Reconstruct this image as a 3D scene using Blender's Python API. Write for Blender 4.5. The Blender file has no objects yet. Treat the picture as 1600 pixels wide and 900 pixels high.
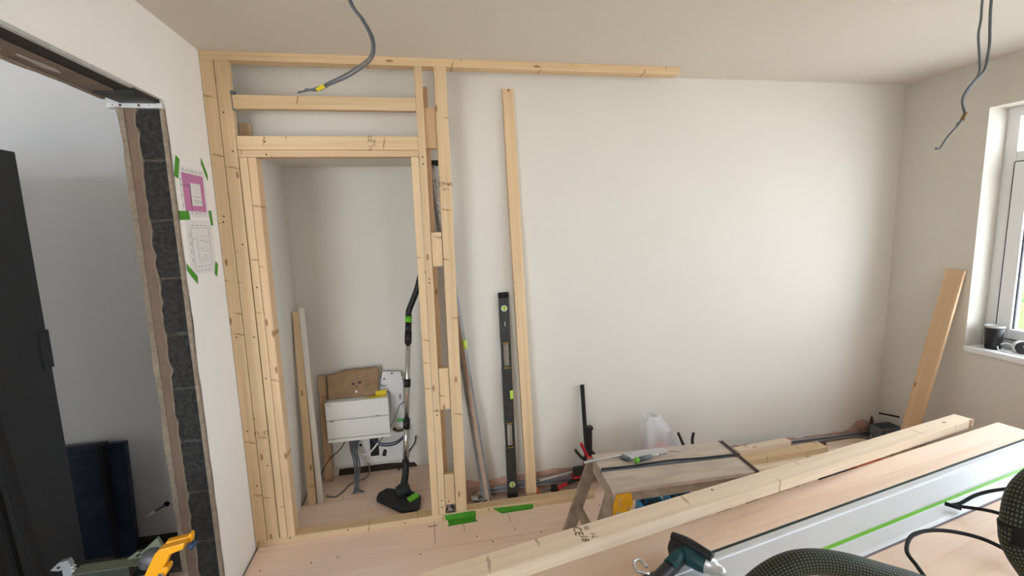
import bpy, bmesh, math, random
from mathutils import Vector, Matrix, noise
random.seed(7)
sc = bpy.context.scene
COL = sc.collection
V = Vector

# ------------------------------------------------------------------ camera
cam_d = bpy.data.cameras.new('camera'); cam = bpy.data.objects.new('camera', cam_d); COL.objects.link(cam)
yaw, pitch, roll = math.radians(10.7167), math.radians(7.8378), math.radians(-1.7895)
fw = V((math.sin(yaw)*math.cos(pitch), math.cos(yaw)*math.cos(pitch), -math.sin(pitch)))
rt = V((math.cos(yaw), -math.sin(yaw), 0)); up = rt.cross(fw)
r2 = rt*math.cos(roll) + up*math.sin(roll); u2 = up*math.cos(roll) - rt*math.sin(roll)
m = Matrix((r2, u2, -fw)).transposed().to_4x4(); m.translation = V((0, 0, 1.597))
cam.matrix_world = m
cam_d.sensor_width = 36; cam_d.lens = 718.87/1600*36; cam_d.clip_start = 0.02
sc.camera = cam
# ------------------------------------------------------------------ world, light, exposure
w = bpy.data.worlds.new('world'); sc.world = w; w.use_nodes = True
bg = w.node_tree.nodes['Background']; bg.inputs[0].default_value = (0.76, 0.88, 1.0, 1); bg.inputs[1].default_value = 6.6
sc.view_settings.view_transform = 'Standard'; sc.view_settings.look = 'None'
sc.view_settings.gamma = 1; sc.view_settings.use_curve_mapping = False
sc.view_settings.exposure = 0.78

sl = bpy.data.lights.new('sun', 'SUN'); sl.energy = 14; sl.angle = .01; sl.color = (1, .96, .9)
so_ = bpy.data.objects.new('sun', sl); COL.objects.link(so_); so_.rotation_euler = (math.radians(14), math.radians(-38), 0)
def portal(name, loc, rot, sx, sy):
    l = bpy.data.lights.new(name, 'AREA'); l.shape = 'RECTANGLE'; l.size = sx; l.size_y = sy
    l.cycles.is_portal = True
    o = bpy.data.objects.new(name, l); COL.objects.link(o); o.location = loc; o.rotation_euler = rot
portal('window_portal', (3.29, .36, 1.48), (0, math.radians(90), 0), 1.4, 3.45)
portal('rear_portal', (1.5, -2.25, 1.5), (math.radians(90), 0, 0), .6, 1.3)  # sky through the added rear opening, fill from behind the camera
portal('side_portal', (-2.5, -2.25, 1.2), (math.radians(90), 0, 0), 2.4, 2.0)  # sky through the added opening that brightens the other room

# ------------------------------------------------------------------ materials
def lin(c):
    return tuple(((x/255)/12.92 if x/255 <= .04045 else ((x/255+.055)/1.055)**2.4) for x in c)+(1,)
MC = {}
def mat(name, rgb, rough=.6, metal=0, vary=.08, scale=20, bump=.0, bscale=80, spec=.4, stretch=(1,1,1)):
    if name in MC: return MC[name]
    m = bpy.data.materials.new(name); m.use_nodes = True; nt = m.node_tree; N = nt.nodes; L = nt.links
    b = N['Principled BSDF']; b.inputs['Roughness'].default_value = rough; b.inputs['Metallic'].default_value = metal
    b.inputs['Specular IOR Level'].default_value = spec
    tc = N.new('ShaderNodeTexCoord'); mp = N.new('ShaderNodeMapping'); mp.inputs['Scale'].default_value = stretch
    L.new(tc.outputs['Object'], mp.inputs['Vector'])
    nz = N.new('ShaderNodeTexNoise'); nz.inputs['Scale'].default_value = scale; nz.inputs['Detail'].default_value = 5
    L.new(mp.outputs[0], nz.inputs['Vector'])
    c = lin(rgb); cr = N.new('ShaderNodeValToRGB')
    cr.color_ramp.elements[0].position = .3; cr.color_ramp.elements[1].position = .7
    cr.color_ramp.elements[0].color = tuple(x*(1-vary) for x in c[:3])+(1,)
    cr.color_ramp.elements[1].color = tuple(min(1, x*(1+vary)) for x in c[:3])+(1,)
    L.new(nz.outputs[0], cr.inputs[0]); L.new(cr.outputs[0], b.inputs['Base Color'])
    if bump:
        n2 = N.new('ShaderNodeTexNoise'); n2.inputs['Scale'].default_value = bscale; n2.inputs['Detail'].default_value = 4
        L.new(mp.outputs[0], n2.inputs['Vector'])
        bp = N.new('ShaderNodeBump'); bp.inputs['Strength'].default_value = bump; bp.inputs['Distance'].default_value = .01
        L.new(n2.outputs[0], bp.inputs['Height']); L.new(bp.outputs[0], b.inputs['Normal'])
    MC[name] = m
    return m

def wood(name, base, dark, knot=(142, 98, 60), ring=.5, knots=True, stretch=(1, 1, 1), rough=.65, kscale=(4.5, 13, 0), kth=.058):
    if name in MC: return MC[name]
    m = bpy.data.materials.new(name); m.use_nodes = True; nt = m.node_tree; N = nt.nodes; L = nt.links
    b = N['Principled BSDF']; b.inputs['Roughness'].default_value = rough; b.inputs['Specular IOR Level'].default_value = .25
    tc = N.new('ShaderNodeTexCoord'); oi = N.new('ShaderNodeObjectInfo')
    cmb = N.new('ShaderNodeCombineXYZ'); mul = N.new('ShaderNodeMath'); mul.operation = 'MULTIPLY'; mul.inputs[1].default_value = 13.7
    L.new(oi.outputs['Random'], mul.inputs[0]); L.new(mul.outputs[0], cmb.inputs[0]); L.new(mul.outputs[0], cmb.inputs[1])
    add = N.new('ShaderNodeVectorMath'); add.operation = 'ADD'; L.new(tc.outputs['Object'], add.inputs[0]); L.new(cmb.outputs[0], add.inputs[1])
    # warped coordinate for the growth rings
    mp = N.new('ShaderNodeMapping'); mp.inputs['Scale'].default_value = (.35*stretch[0], 14*stretch[1], 14*stretch[2]); L.new(add.outputs[0], mp.inputs['Vector'])
    nz = N.new('ShaderNodeTexNoise'); nz.inputs['Scale'].default_value = 2.2; nz.inputs['Detail'].default_value = 2; nz.inputs['Distortion'].default_value = .6
    L.new(mp.outputs[0], nz.inputs['Vector'])
    rg = N.new('ShaderNodeMath'); rg.operation = 'MULTIPLY'; rg.inputs[1].default_value = 13; L.new(nz.outputs[0], rg.inputs[0])
    sn = N.new('ShaderNodeMath'); sn.operation = 'SINE'; L.new(rg.outputs[0], sn.inputs[0])
    mr = N.new('ShaderNodeMapRange'); mr.inputs[1].default_value = -1; mr.inputs[2].default_value = 1; L.new(sn.outputs[0], mr.inputs[0])
    mp2 = N.new('ShaderNodeMapping'); mp2.inputs['Scale'].default_value = (3, 160, 160); L.new(add.outputs[0], mp2.inputs['Vector'])
    fb = N.new('ShaderNodeTexNoise'); fb.inputs['Scale'].default_value = 1; fb.inputs['Detail'].default_value = 4; L.new(mp2.outputs[0], fb.inputs['Vector'])
    ad = N.new('ShaderNodeMath'); ad.operation = 'MULTIPLY_ADD'; ad.inputs[1].default_value = ring; L.new(mr.outputs[0], ad.inputs[0])
    f2 = N.new('ShaderNodeMath'); f2.operation = 'MULTIPLY'; f2.inputs[1].default_value = 1-ring; L.new(fb.outputs[0], f2.inputs[0]); L.new(f2.outputs[0], ad.inputs[2])
    cr = N.new('ShaderNodeValToRGB'); cr.color_ramp.elements[0].position = .2; cr.color_ramp.elements[1].position = .85
    cr.color_ramp.elements[0].color = lin(base); cr.color_ramp.elements[1].color = lin(dark); L.new(ad.outputs[0], cr.inputs[0])
    out = cr.outputs[0]
    # slow colour drift between boards
    hs = N.new('ShaderNodeHueSaturation'); vr = N.new('ShaderNodeMapRange'); vr.inputs[3].default_value = .92; vr.inputs[4].default_value = 1.06
    L.new(oi.outputs['Random'], vr.inputs[0]); L.new(vr.outputs[0], hs.inputs['Value']); L.new(out, hs.inputs['Color']); out = hs.outputs[0]
    if knots:
        mk = N.new('ShaderNodeMapping'); mk.inputs['Scale'].default_value = kscale; L.new(add.outputs[0], mk.inputs['Vector'])
        vo = N.new('ShaderNodeTexVoronoi'); vo.voronoi_dimensions = '2D'; vo.inputs['Scale'].default_value = 1; L.new(mk.outputs[0], vo.inputs['Vector'])
        kr = N.new('ShaderNodeMapRange'); kr.inputs[1].default_value = kth; kr.inputs[2].default_value = kth*1.7
        kr.inputs[3].default_value = .8; kr.inputs[4].default_value = 0; L.new(vo.outputs['Distance'], kr.inputs[0])
        sc_ = N.new('ShaderNodeSeparateColor'); L.new(vo.outputs['Color'], sc_.inputs[0])
        gt_ = N.new('ShaderNodeMath'); gt_.operation = 'GREATER_THAN'; gt_.inputs[1].default_value = .68; L.new(sc_.outputs[0], gt_.inputs[0])
        gm = N.new('ShaderNodeMath'); gm.operation = 'MULTIPLY'; L.new(gt_.outputs[0], gm.inputs[0]); L.new(kr.outputs[0], gm.inputs[1])
        mk2 = N.new('ShaderNodeMapping'); mk2.inputs['Scale'].default_value = (7.5, 7, 0); mk2.inputs['Rotation'].default_value = (0, 0, .25); L.new(add.outputs[0], mk2.inputs['Vector'])
        wn = N.new('ShaderNodeTexNoise'); wn.inputs['Scale'].default_value = 30; L.new(add.outputs[0], wn.inputs['Vector'])
        wv = N.new('ShaderNodeVectorMath'); wv.operation = 'MULTIPLY_ADD'; wv.inputs[1].default_value = (.12, 0, 0); L.new(wn.outputs['Color'], wv.inputs[0]); L.new(mk2.outputs[0], wv.inputs[2])
        v2 = N.new('ShaderNodeTexVoronoi'); v2.voronoi_dimensions = '2D'; v2.inputs['Scale'].default_value = 1; L.new(wv.outputs[0], v2.inputs['Vector'])
        ml = N.new('ShaderNodeVectorMath'); ml.operation = 'SUBTRACT'; L.new(wv.outputs[0], ml.inputs[0]); L.new(v2.outputs['Position'], ml.inputs[1])
        ms2 = N.new('ShaderNodeVectorMath'); ms2.operation = 'MULTIPLY'; ms2.inputs[1].default_value = (1, .16, 0); L.new(ml.outputs[0], ms2.inputs[0])
        ln = N.new('ShaderNodeVectorMath'); ln.operation = 'LENGTH'; L.new(ms2.outputs[0], ln.inputs[0])
        k2 = N.new('ShaderNodeMapRange'); k2.inputs[1].default_value = .018; k2.inputs[2].default_value = .045; k2.inputs[3].default_value = .6; k2.inputs[4].default_value = 0; L.new(ln.outputs['Value'], k2.inputs[0])
        s2 = N.new('ShaderNodeSeparateColor'); L.new(v2.outputs['Color'], s2.inputs[0])
        g2 = N.new('ShaderNodeMath'); g2.operation = 'GREATER_THAN'; g2.inputs[1].default_value = .62; L.new(s2.outputs[0], g2.inputs[0])
        m2 = N.new('ShaderNodeMath'); m2.operation = 'MULTIPLY'; L.new(g2.outputs[0], m2.inputs[0]); L.new(k2.outputs[0], m2.inputs[1])
        mxx = N.new('ShaderNodeMath'); mxx.operation = 'MAXIMUM'; L.new(gm.outputs[0], mxx.inputs[0]); L.new(m2.outputs[0], mxx.inputs[1]); gm = mxx
        mx = N.new('ShaderNodeMix'); mx.data_type = 'RGBA'; L.new(gm.outputs[0], mx.inputs[0]); L.new(out, mx.inputs[6]); mx.inputs[7].default_value = lin(knot)
        out = mx.outputs[2]
    L.new(out, b.inputs['Base Color'])
    bp = N.new('ShaderNodeBump'); bp.inputs['Strength'].default_value = .15; bp.inputs['Distance'].default_value = .003
    L.new(fb.outputs[0], bp.inputs['Height']); L.new(bp.outputs[0], b.inputs['Normal'])
    MC[name] = m
    return m

PINE = wood('pine', (228, 200, 160), (212, 180, 138), ring=.35)
PINE2 = wood('pine_pale', (238, 217, 192), (224, 199, 170), ring=.35)
PINE3 = wood('pine_pink', (224, 192, 154), (210, 174, 136), ring=.35)
PLY = wood('ply_pink', (246, 220, 198), (230, 198, 170), ring=.4, knots=False, stretch=(1, .35, .35), kscale=(2.2, 4, 0), kth=.02, knot=(160, 110, 80))
PLYE = wood('ply_edge', (205, 175, 135), (165, 130, 90), knots=False)
FLOORPLY = wood('floor_ply', (248, 222, 202), (234, 202, 178), ring=.3, knots=False, stretch=(1, .3, .3), kscale=(2.2, 4, 0), kth=.018, knot=(150, 100, 70))
OLDWOOD = mat('old_wood', (190, 174, 158), .8, vary=.16, scale=30, bump=.3, stretch=(.25, 1, 1))
OLDDARK = mat('old_wood_dark', (158, 142, 124), .8, vary=.22, scale=18, bump=.3)
WHITEWOOD = wood('white_wood', (232, 226, 216), (215, 206, 192), knots=False)
PLASTER = mat('plaster_paint', (225, 218, 207), .75, vary=.015, scale=3, bump=.04, bscale=25, spec=.2)
PLASTERLIT = mat('lit_side_plaster', (246, 242, 236), .75, vary=.012, scale=3, bump=.04, bscale=25, spec=.2)  # lighter copy of the wall plaster; left wall's stronger light put into colour
CEIL = mat('ceiling_plaster', (226, 217, 206), .85, vary=.012, scale=2, bump=.03, bscale=20, spec=.15)
GREYWALL = mat('grey_plaster', (226, 224, 224), .8, vary=.02, scale=2, bump=.03, bscale=20, spec=.15)
PINKPL = mat('bare_plaster', (205, 165, 145), .9, vary=.18, scale=14, bump=.4, bscale=60)
BOARDEDGE = mat('plasterboard_edge', (150, 134, 116), .9, vary=.2, scale=60, bump=.5, bscale=90)
BOARDBACK = mat('plasterboard_back', (128, 106, 90), .9, vary=.12, scale=12)
BLOCK = mat('dark_block', (58, 56, 54), .95, vary=.4, scale=70, bump=1.0, bscale=120)
MORTAR = mat('mortar', (84, 79, 74), .95, vary=.25, scale=50, bump=.8)
STEEL = mat('galvanised_steel', (200, 198, 196), .45, .3, vary=.1, scale=30)
RUST = mat('primed_steel', (132, 112, 96), .7, .1, vary=.15, scale=15)
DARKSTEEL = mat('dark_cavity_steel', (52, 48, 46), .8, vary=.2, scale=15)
BLACK = mat('black_plastic', (30, 30, 31), .45, vary=.1)
SOFTBLACK = mat('matt_black', (38, 38, 38), .6, vary=.08, scale=4)
RUBBER = mat('black_rubber', (22, 22, 22), .8, vary=.1)
GREY = mat('grey_cable', (100, 102, 106), .5, vary=.06)
DGREY = mat('dark_grey_plastic', (104, 110, 116), .5, vary=.08)
GREEN = mat('green_tape', (74, 150, 40), .6, vary=.05, scale=60)
LIME = mat('lime_plastic', (112, 190, 50), .45, vary=.05)
NEON = mat('vial_green', (190, 220, 90), .2, vary=.04)
WHITEPL = mat('white_plastic', (236, 234, 228), .35, vary=.01)
UPVC = mat('white_upvc', (240, 240, 240), .3, vary=.01, spec=.5)
ALU = mat('aluminium', (200, 200, 202), .35, .85, vary=.06, scale=8, stretch=(1, 30, 30))
RAILALU = mat('anodised_rail', (218, 220, 222), .4, .12, vary=.02, scale=6)
LEVELGREY = mat('worn_grey_metal', (150, 152, 153), .4, .35, vary=.2, scale=14)
LEVELBLACK = mat('black_painted_alloy', (60, 60, 58), .45, .3, vary=.25, scale=40)
CHROME = mat('chrome', (215, 215, 215), .15, .95, vary=.02)
RED = mat('red_plastic', (190, 32, 38), .45, vary=.08)
YELLOW = mat('yellow_paint', (224, 166, 26), .5, vary=.12, scale=30)
ORANGE = mat('yellow_orange_paint', (240, 165, 14), .4, vary=.05)
BLUE = mat('blue_plastic', (24, 150, 200), .4, vary=.05)
TEAL = mat('teal_plastic', (16, 66, 72), .45, vary=.06)
NAVY = mat('navy_film', (42, 50, 66), .25, vary=.25, scale=9, bump=.5, bscale=12)
CARD = mat('cardboard', (158, 128, 98), .9, vary=.15, scale=18)
PAPER = mat('paper', (232, 228, 226), .8, vary=.02)
PINKINK = mat('pink_print', (200, 128, 172), .8, vary=.12, scale=120)
INK = mat('dark_ink', (70, 62, 66), .8, vary=.05)
LINEINK = mat('grey_ink', (150, 140, 145), .8, vary=.05)
STAMPINK = mat('timber_stamp_ink', (84, 60, 40), .9, vary=.2, scale=200)
PENCIL = mat('pencil', (120, 92, 76), .9, vary=.1)
SCREW = mat('screw_hole', (60, 44, 32), .8, vary=.2)
OLIVE = mat('olive_paint', (40, 43, 34), .5, vary=.08)
PALEGREEN = mat('pale_green_paint', (98, 104, 84), .5, vary=.08)
YLABEL = mat('yellow_label', (225, 200, 30), .6, vary=.04)
GTAG = mat('green_tag', (60, 190, 90), .5, vary=.04)
GASKET = mat('gasket', (60, 60, 66), .6)
LEAF = mat('hedge_leaf', (74, 104, 48), .6, vary=.35, scale=9)
CARRED = mat('car_red', (200, 30, 40), .2, vary=.03)
ROAD = mat('pale_paving', (200, 196, 188), .9, vary=.1, scale=1)
DUST = mat('plaster_rubble', (190, 180, 170), .95, vary=.15, scale=30, bump=.5)
DARKRUB = mat('dark_offcuts', (70, 72, 74), .7, vary=.4, scale=60, bump=.6)
BROWNRED = mat('red_brown_box', (168, 78, 44), .6, vary=.08)

def glass_mat():
    m = bpy.data.materials.new('window_glass'); m.use_nodes = True; N = m.node_tree.nodes; L = m.node_tree.links
    N.remove(N['Principled BSDF']); t = N.new('ShaderNodeBsdfTransparent'); g = N.new('ShaderNodeBsdfGlossy'); g.inputs['Roughness'].default_value = .02
    mx = N.new('ShaderNodeMixShader'); mx.inputs[0].default_value = .06
    L.new(t.outputs[0], mx.inputs[1]); L.new(g.outputs[0], mx.inputs[2]); L.new(mx.outputs[0], N['Material Output'].inputs[0])
    return m
GLASS = glass_mat()
def film_mat():
    m = bpy.data.materials.new('clear_film'); m.use_nodes = True; N = m.node_tree.nodes; L = m.node_tree.links
    N.remove(N['Principled BSDF']); t = N.new('ShaderNodeBsdfTransparent'); g = N.new('ShaderNodeBsdfPrincipled')
    g.inputs['Base Color'].default_value = (.8, .8, .82, 1); g.inputs['Roughness'].default_value = .25
    mx = N.new('ShaderNodeMixShader'); mx.inputs[0].default_value = .42
    L.new(t.outputs[0], mx.inputs[1]); L.new(g.outputs[0], mx.inputs[2]); L.new(mx.outputs[0], N['Material Output'].inputs[0])
    return m
FILM = film_mat()
def hose_mat():
    m = bpy.data.materials.new('braided_hose'); m.use_nodes = True; N = m.node_tree.nodes; L = m.node_tree.links
    b = N['Principled BSDF']; b.inputs['Roughness'].default_value = .65
    uv = N.new('ShaderNodeUVMap'); sp = N.new('ShaderNodeSeparateXYZ'); L.new(uv.outputs[0], sp.inputs[0])
    def ma(op, a, bb, v=None):
        n = N.new('ShaderNodeMath'); n.operation = op
        for i, x in enumerate((a, bb)):
            if x is None: continue
            if isinstance(x, (int, float)): n.inputs[i].default_value = x
            else: L.new(x, n.inputs[i])
        return n.outputs[0]
    a = ma('MULTIPLY', sp.outputs[0], 2*math.pi*14); v = ma('MULTIPLY', sp.outputs[1], 2*math.pi*75)
    s1 = ma('SINE', ma('ADD', a, v), None); s2 = ma('SINE', ma('SUBTRACT', a, v), None)
    p = ma('MULTIPLY', s1, s2)
    mr = N.new('ShaderNodeMapRange'); mr.inputs[1].default_value = -.2; mr.inputs[2].default_value = 1.0; L.new(p, mr.inputs[0])
    cr = N.new('ShaderNodeValToRGB'); cr.color_ramp.elements[0].color = lin((26, 30, 26)); cr.color_ramp.elements[1].color = lin((120, 130, 90))
    cr.color_ramp.elements[0].position = .35; cr.color_ramp.elements[1].position = 1
    L.new(mr.outputs[0], cr.inputs[0]); L.new(cr.outputs[0], b.inputs['Base Color'])
    bp = N.new('ShaderNodeBump'); bp.inputs['Distance'].default_value = .002; bp.inputs['Strength'].default_value = .6
    L.new(mr.outputs[0], bp.inputs['Height']); L.new(bp.outputs[0], b.inputs['Normal'])
    return m
HOSE = hose_mat()

# ------------------------------------------------------------------ mesh helpers
PM = {}                       # matrix of every parent built so far
def catmull(pts, n=8):
    pts = [V(p) for p in pts]
    if len(pts) < 3: return pts
    P = [pts[0]*2-pts[1]] + pts + [pts[-1]*2-pts[-2]]; out = []
    for i in range(1, len(P)-2):
        for k in range(n):
            t = k/n; a, b, c, d = P[i-1], P[i], P[i+1], P[i+2]
            out.append(.5*((2*b)+(c-a)*t+(2*a-5*b+4*c-d)*t*t+(3*b-a-3*c+d)*t**3))
    out.append(pts[-1]); return out

class MB:
    def __init__(s): s.bm = bmesh.new(); s.uv = s.bm.loops.layers.uv.new('UVMap'); s.mats = []
    def mi(s, m):
        if m not in s.mats: s.mats.append(m)
        return s.mats.index(m)
    def _faces(s, vs, fs, m, smooth=False):
        bv = [s.bm.verts.new(v) for v in vs]; i = s.mi(m); out = []
        for f in fs:
            try: fc = s.bm.faces.new([bv[k] for k in f])
            except ValueError: continue
            fc.material_index = i; fc.smooth = smooth; out.append(fc)
        return bv, out
    def box(s, lo, hi, m, rot=None, piv=None, bev=0):
        x0, y0, z0 = lo; x1, y1, z1 = hi
        vs = [V(p) for p in ((x0,y0,z0),(x1,y0,z0),(x1,y1,z0),(x0,y1,z0),(x0,y0,z1),(x1,y0,z1),(x1,y1,z1),(x0,y1,z1))]
        if rot is not None:
            c = V(piv) if piv is not None else (V(lo)+V(hi))/2
            vs = [rot @ (v-c) + c for v in vs]
        bv, fs = s._faces(vs, [(0,3,2,1),(4,5,6,7),(0,1,5,4),(1,2,6,5),(2,3,7,6),(3,0,4,7)], m)
        if bev:
            es = list({e for f in fs for e in f.edges})
            bmesh.ops.bevel(s.bm, geom=es, offset=bev, segments=2, affect='EDGES', profile=.6)
        return s
    def prism(s, pts, ext, m, bev=0, smooth=False):
        n = len(pts); ext = V(ext); a = [V(p) for p in pts]; b = [p+ext for p in a]
        fs = [tuple(range(n)), tuple(range(2*n-1, n-1, -1))] + [(i, i+n, (i+1) % n+n, (i+1) % n) for i in range(n)]
        bv, f = s._faces(a+b, fs, m, smooth)
        bmesh.ops.recalc_face_normals(s.bm, faces=f)
        if bev:
            es = list({e for q in f for e in q.edges})
            bmesh.ops.bevel(s.bm, geom=es, offset=bev, segments=2, affect='EDGES', profile=.6)
        return s
    def tube(s, pts, r, m, seg=12, smooth=8, caps=True, radii=None):
        P = catmull(pts, smooth) if smooth else [V(p) for p in pts]
        n = len(P); T = [(P[min(i+1, n-1)]-P[max(i-1, 0)]).normalized() for i in range(n)]
        a = V((0, 0, 1)) if abs(T[0].z) < .9 else V((1, 0, 0)); N0 = (a-T[0]*a.dot(T[0])).normalized(); rings = []; Lc = 0; Ls = []
        for i in range(n):
            N0 = (N0-T[i]*N0.dot(T[i])).normalized(); B = T[i].cross(N0)
            rr = r if radii is None else radii[min(int(i*len(radii)/n), len(radii)-1)]
            if i: Lc += (P[i]-P[i-1]).length
            Ls.append(Lc); rings.append([s.bm.verts.new(P[i]+(N0*math.cos(2*math.pi*k/seg)+B*math.sin(2*math.pi*k/seg))*rr) for k in range(seg)])
        idx = s.mi(m)
        for i in range(n-1):
            for k in range(seg):
                f = s.bm.faces.new((rings[i][k], rings[i][(k+1) % seg], rings[i+1][(k+1) % seg], rings[i+1][k])); f.smooth = True; f.material_index = idx
                uu = ((k/seg, Ls[i]), ((k+1)/seg, Ls[i]), ((k+1)/seg, Ls[i+1]), (k/seg, Ls[i+1]))
                for lp, u in zip(f.loops, uu): lp[s.uv].uv = u
        if caps:
            for R, rev in ((rings[0], True), (rings[-1], False)):
                f = s.bm.faces.new(R[::-1] if rev else R); f.material_index = idx
        return s
    def cyl(s, a, b, r, m, r1=None, seg=20):
        a, b = V(a), V(b); T = (b-a).normalized(); q = V((0, 0, 1)) if abs(T.z) < .9 else V((1, 0, 0)); N0 = (q-T*q.dot(T)).normalized(); B = T.cross(N0)
        r1 = r if r1 is None else r1; vs = []
        for c, rr in ((a, r), (b, r1)):
            vs += [c+(N0*math.cos(2*math.pi*k/seg)+B*math.sin(2*math.pi*k/seg))*rr for k in range(seg)]
        fs = [tuple(range(seg-1, -1, -1)), tuple(range(seg, 2*seg))]
        bv, f = s._faces(vs, fs, m)
        bv2 = bv; i = s.mi(m)
        for k in range(seg):
            fc = s.bm.faces.new((bv2[k], bv2[(k+1) % seg], bv2[(k+1) % seg+seg], bv2[k+seg])); fc.smooth = True; fc.material_index = i
        return s
    def lathe(s, base, axis, prof, m, seg=24):
        base, T = V(base), V(axis).normalized(); q = V((0, 0, 1)) if abs(T.z) < .9 else V((1, 0, 0)); N0 = (q-T*q.dot(T)).normalized(); B = T.cross(N0)
        i = s.mi(m); R = []
        for h, r in prof: R.append([s.bm.verts.new(base+T*h+(N0*math.cos(2*math.pi*k/seg)+B*math.sin(2*math.pi*k/seg))*max(r, 1e-4)) for k in range(seg)])
        for a, b in zip(R, R[1:]):
            for k in range(seg):
                f = s.bm.faces.new((a[k], a[(k+1) % seg], b[(k+1) % seg], b[k])); f.smooth = True; f.material_index = i
        return s
    def sphere(s, c, r, m, sc=(1, 1, 1), u=16, v=10):
        M = Matrix.Translation(V(c)) @ Matrix.Diagonal((r*sc[0], r*sc[1], r*sc[2], 1))
        g = bmesh.ops.create_uvsphere(s.bm, u_segments=u, v_segments=v, radius=1, matrix=M); i = s.mi(m)
        for f in {f for v_ in g['verts'] for f in v_.link_faces}: f.smooth = True; f.material_index = i
        return s
    def quad(s, pts, m):
        s._faces([V(p) for p in pts], [tuple(range(len(pts)))], m); return s
    def sheet(s, fn, nu, nv, m, smooth=True):
        vs = [V(fn(i/nu, j/nv)) for j in range(nv+1) for i in range(nu+1)]
        fs = [(j*(nu+1)+i, j*(nu+1)+i+1, (j+1)*(nu+1)+i+1, (j+1)*(nu+1)+i) for j in range(nv) for i in range(nu)]
        s._faces(vs, fs, m, smooth); return s
    def text(s, txt, size, M, m):
        cu = bpy.data.curves.new('t', 'FONT'); cu.body = txt; cu.size = size; cu.align_x = 'CENTER'; cu.align_y = 'CENTER'; cu.resolution_u = 2
        o = bpy.data.objects.new('t', cu); me = o.to_mesh(); i = s.mi(m)
        vs = [s.bm.verts.new(M @ v.co) for v in me.vertices]
        for p in me.polygons:
            try: f = s.bm.faces.new([vs[k] for k in p.vertices]); f.material_index = i
            except ValueError: pass
        o.to_mesh_clear(); bpy.data.objects.remove(o); bpy.data.curves.remove(cu); return s
    def build(s, name, parent=None, loc=None, M=None):
        me = bpy.data.meshes.new(name)
        base = PM[parent.name] if parent else Matrix.Identity(4)
        if M is None:
            if loc is None:
                if parent: M = base.copy()
                else:
                    xs = [v.co for v in s.bm.verts]
                    M = Matrix.Translation(V(((min(v.x for v in xs)+max(v.x for v in xs))/2, (min(v.y for v in xs)+max(v.y for v in xs))/2, min(v.z for v in xs))))
            else: M = Matrix.Translation(V(loc))
            s.bm.transform(M.inverted())
        s.bm.to_mesh(me); s.bm.free()
        for q in s.mats: me.materials.append(q)
        o = bpy.data.objects.new(name, me); COL.objects.link(o)
        if parent: o.parent = parent
        o.matrix_local = base.inverted() @ M if parent else M
        PM[o.name] = M.copy()
        return o

def tag(o, label, cat, group=None):
    o['label'] = label; o['category'] = cat
    if group: o['group'] = group
    return o
def struct(o): o['kind'] = 'structure'; return o
def thing(name, label, cat, loc, group=None):
    o = bpy.data.objects.new(name, None); o.empty_display_size = .05; COL.objects.link(o); o.location = loc; PM[o.name] = Matrix.Translation(V(loc))
    return tag(o, label, cat, group)

def timber(name, p0, p1, wd, th, n, material=PINE, parent=None, dots=(), stamps=(), bev=.0025, bow=0):
    """board whose front face centre line runs p0 -> p1, n = outward normal of the front face"""
    p0, p1, n = V(p0), V(p1), V(n); X = (p1-p0).normalized(); Z = (n-X*n.dot(X)).normalized(); Y = Z.cross(X); L = (p1-p0).length
    M = Matrix((X, Y, Z)).transposed().to_4x4(); M.translation = p0
    b = MB(); b.box((0, -wd/2, -th), (L, wd/2, 0), material, bev=bev)
    for u, v in dots: b.cyl((u, v, -.001), (u, v, .0006), .0038, SCREW, seg=10)
    for txt, u, v, size, rz in stamps:
        b.text(txt, size, Matrix.Translation((u, v, .0005)) @ Matrix.Rotation(rz, 4, 'Z'), STAMPINK)
    return b.build(name, parent, M=M)
FRONT = (0, -1, 0)

# ================================================================== STRUCTURE
XL, YB, XR, H = -.925, 2.54, 3.07, 2.40
YF, YS = 2.365, 2.428          # stud frame front and back
# floor: sheets of ply with fine joints
b = MB()
def sheet_floor(x0, x1, y0, y1): b.box((x0+.001, y0+.001, -.018), (x1-.001, y1-.001, 0), FLOORPLY)
b.box((-4, -2.3, -.06), (3.35, 3.05, -.0185), DARKSTEEL)
for (x0, x1, y0, y1) in ((-.915, .878, 2.155, 2.7), (.878, 3.07, 2.155, 2.54), (-.78, -.56, 2.7, 3.0), (-.56, .03, 2.7, 3.0), (-.915, 1.5, .94, 2.155), (1.5, 3.07, .94, 2.155), (-.915, .4, -.28, .94), (.4, 3.07, -.28, .94), (-.915, 3.07, -2.2, -.28)):
    sheet_floor(x0, x1, y0, y1)
for (x, y) in ((-.099, 2.128), (.189, 2.195), (.264, 2.137), (.523, 2.151), (.394, 2.203), (-.249, 2.836), (-.5, 2.2), (-.62, 2.19), (-.75, 2.11), (.7, 2.2), (1.0, 2.2), (-.4, 2.6), (.9, 2.3), (-.3, 2.0), (-.85, 2.19)):
    b.cyl((x, y, -.002), (x, y, .0008), .004, SCREW, seg=8)
for a, c in (((-.018, 2.455), (-.025, 2.19)), ((.131, 2.332), (.13, 2.25)), ((.382, 2.328), (.385, 2.265)), ((-.06, 2.33), (-.01, 2.335))):
    b.box((min(a[0], c[0])-.0012, min(a[1], c[1]), 0), (max(a[0], c[0])*0+min(a[0], c[0])+.0012 if abs(a[0]-c[0]) < .02 else max(a[0], c[0]), max(a[1], c[1])+.001, .0004), PENCIL)
struct(b.build('floor'))
b = MB(); b.box((-4, -2.3, -.06), (-.93, 2.56, -.001), MORTAR); struct(b.build('floor'))
b = MB(); b.box((-4, -2.3, H), (3.4, 3.1, H+.1), CEIL); struct(b.build('ceiling'))
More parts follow.
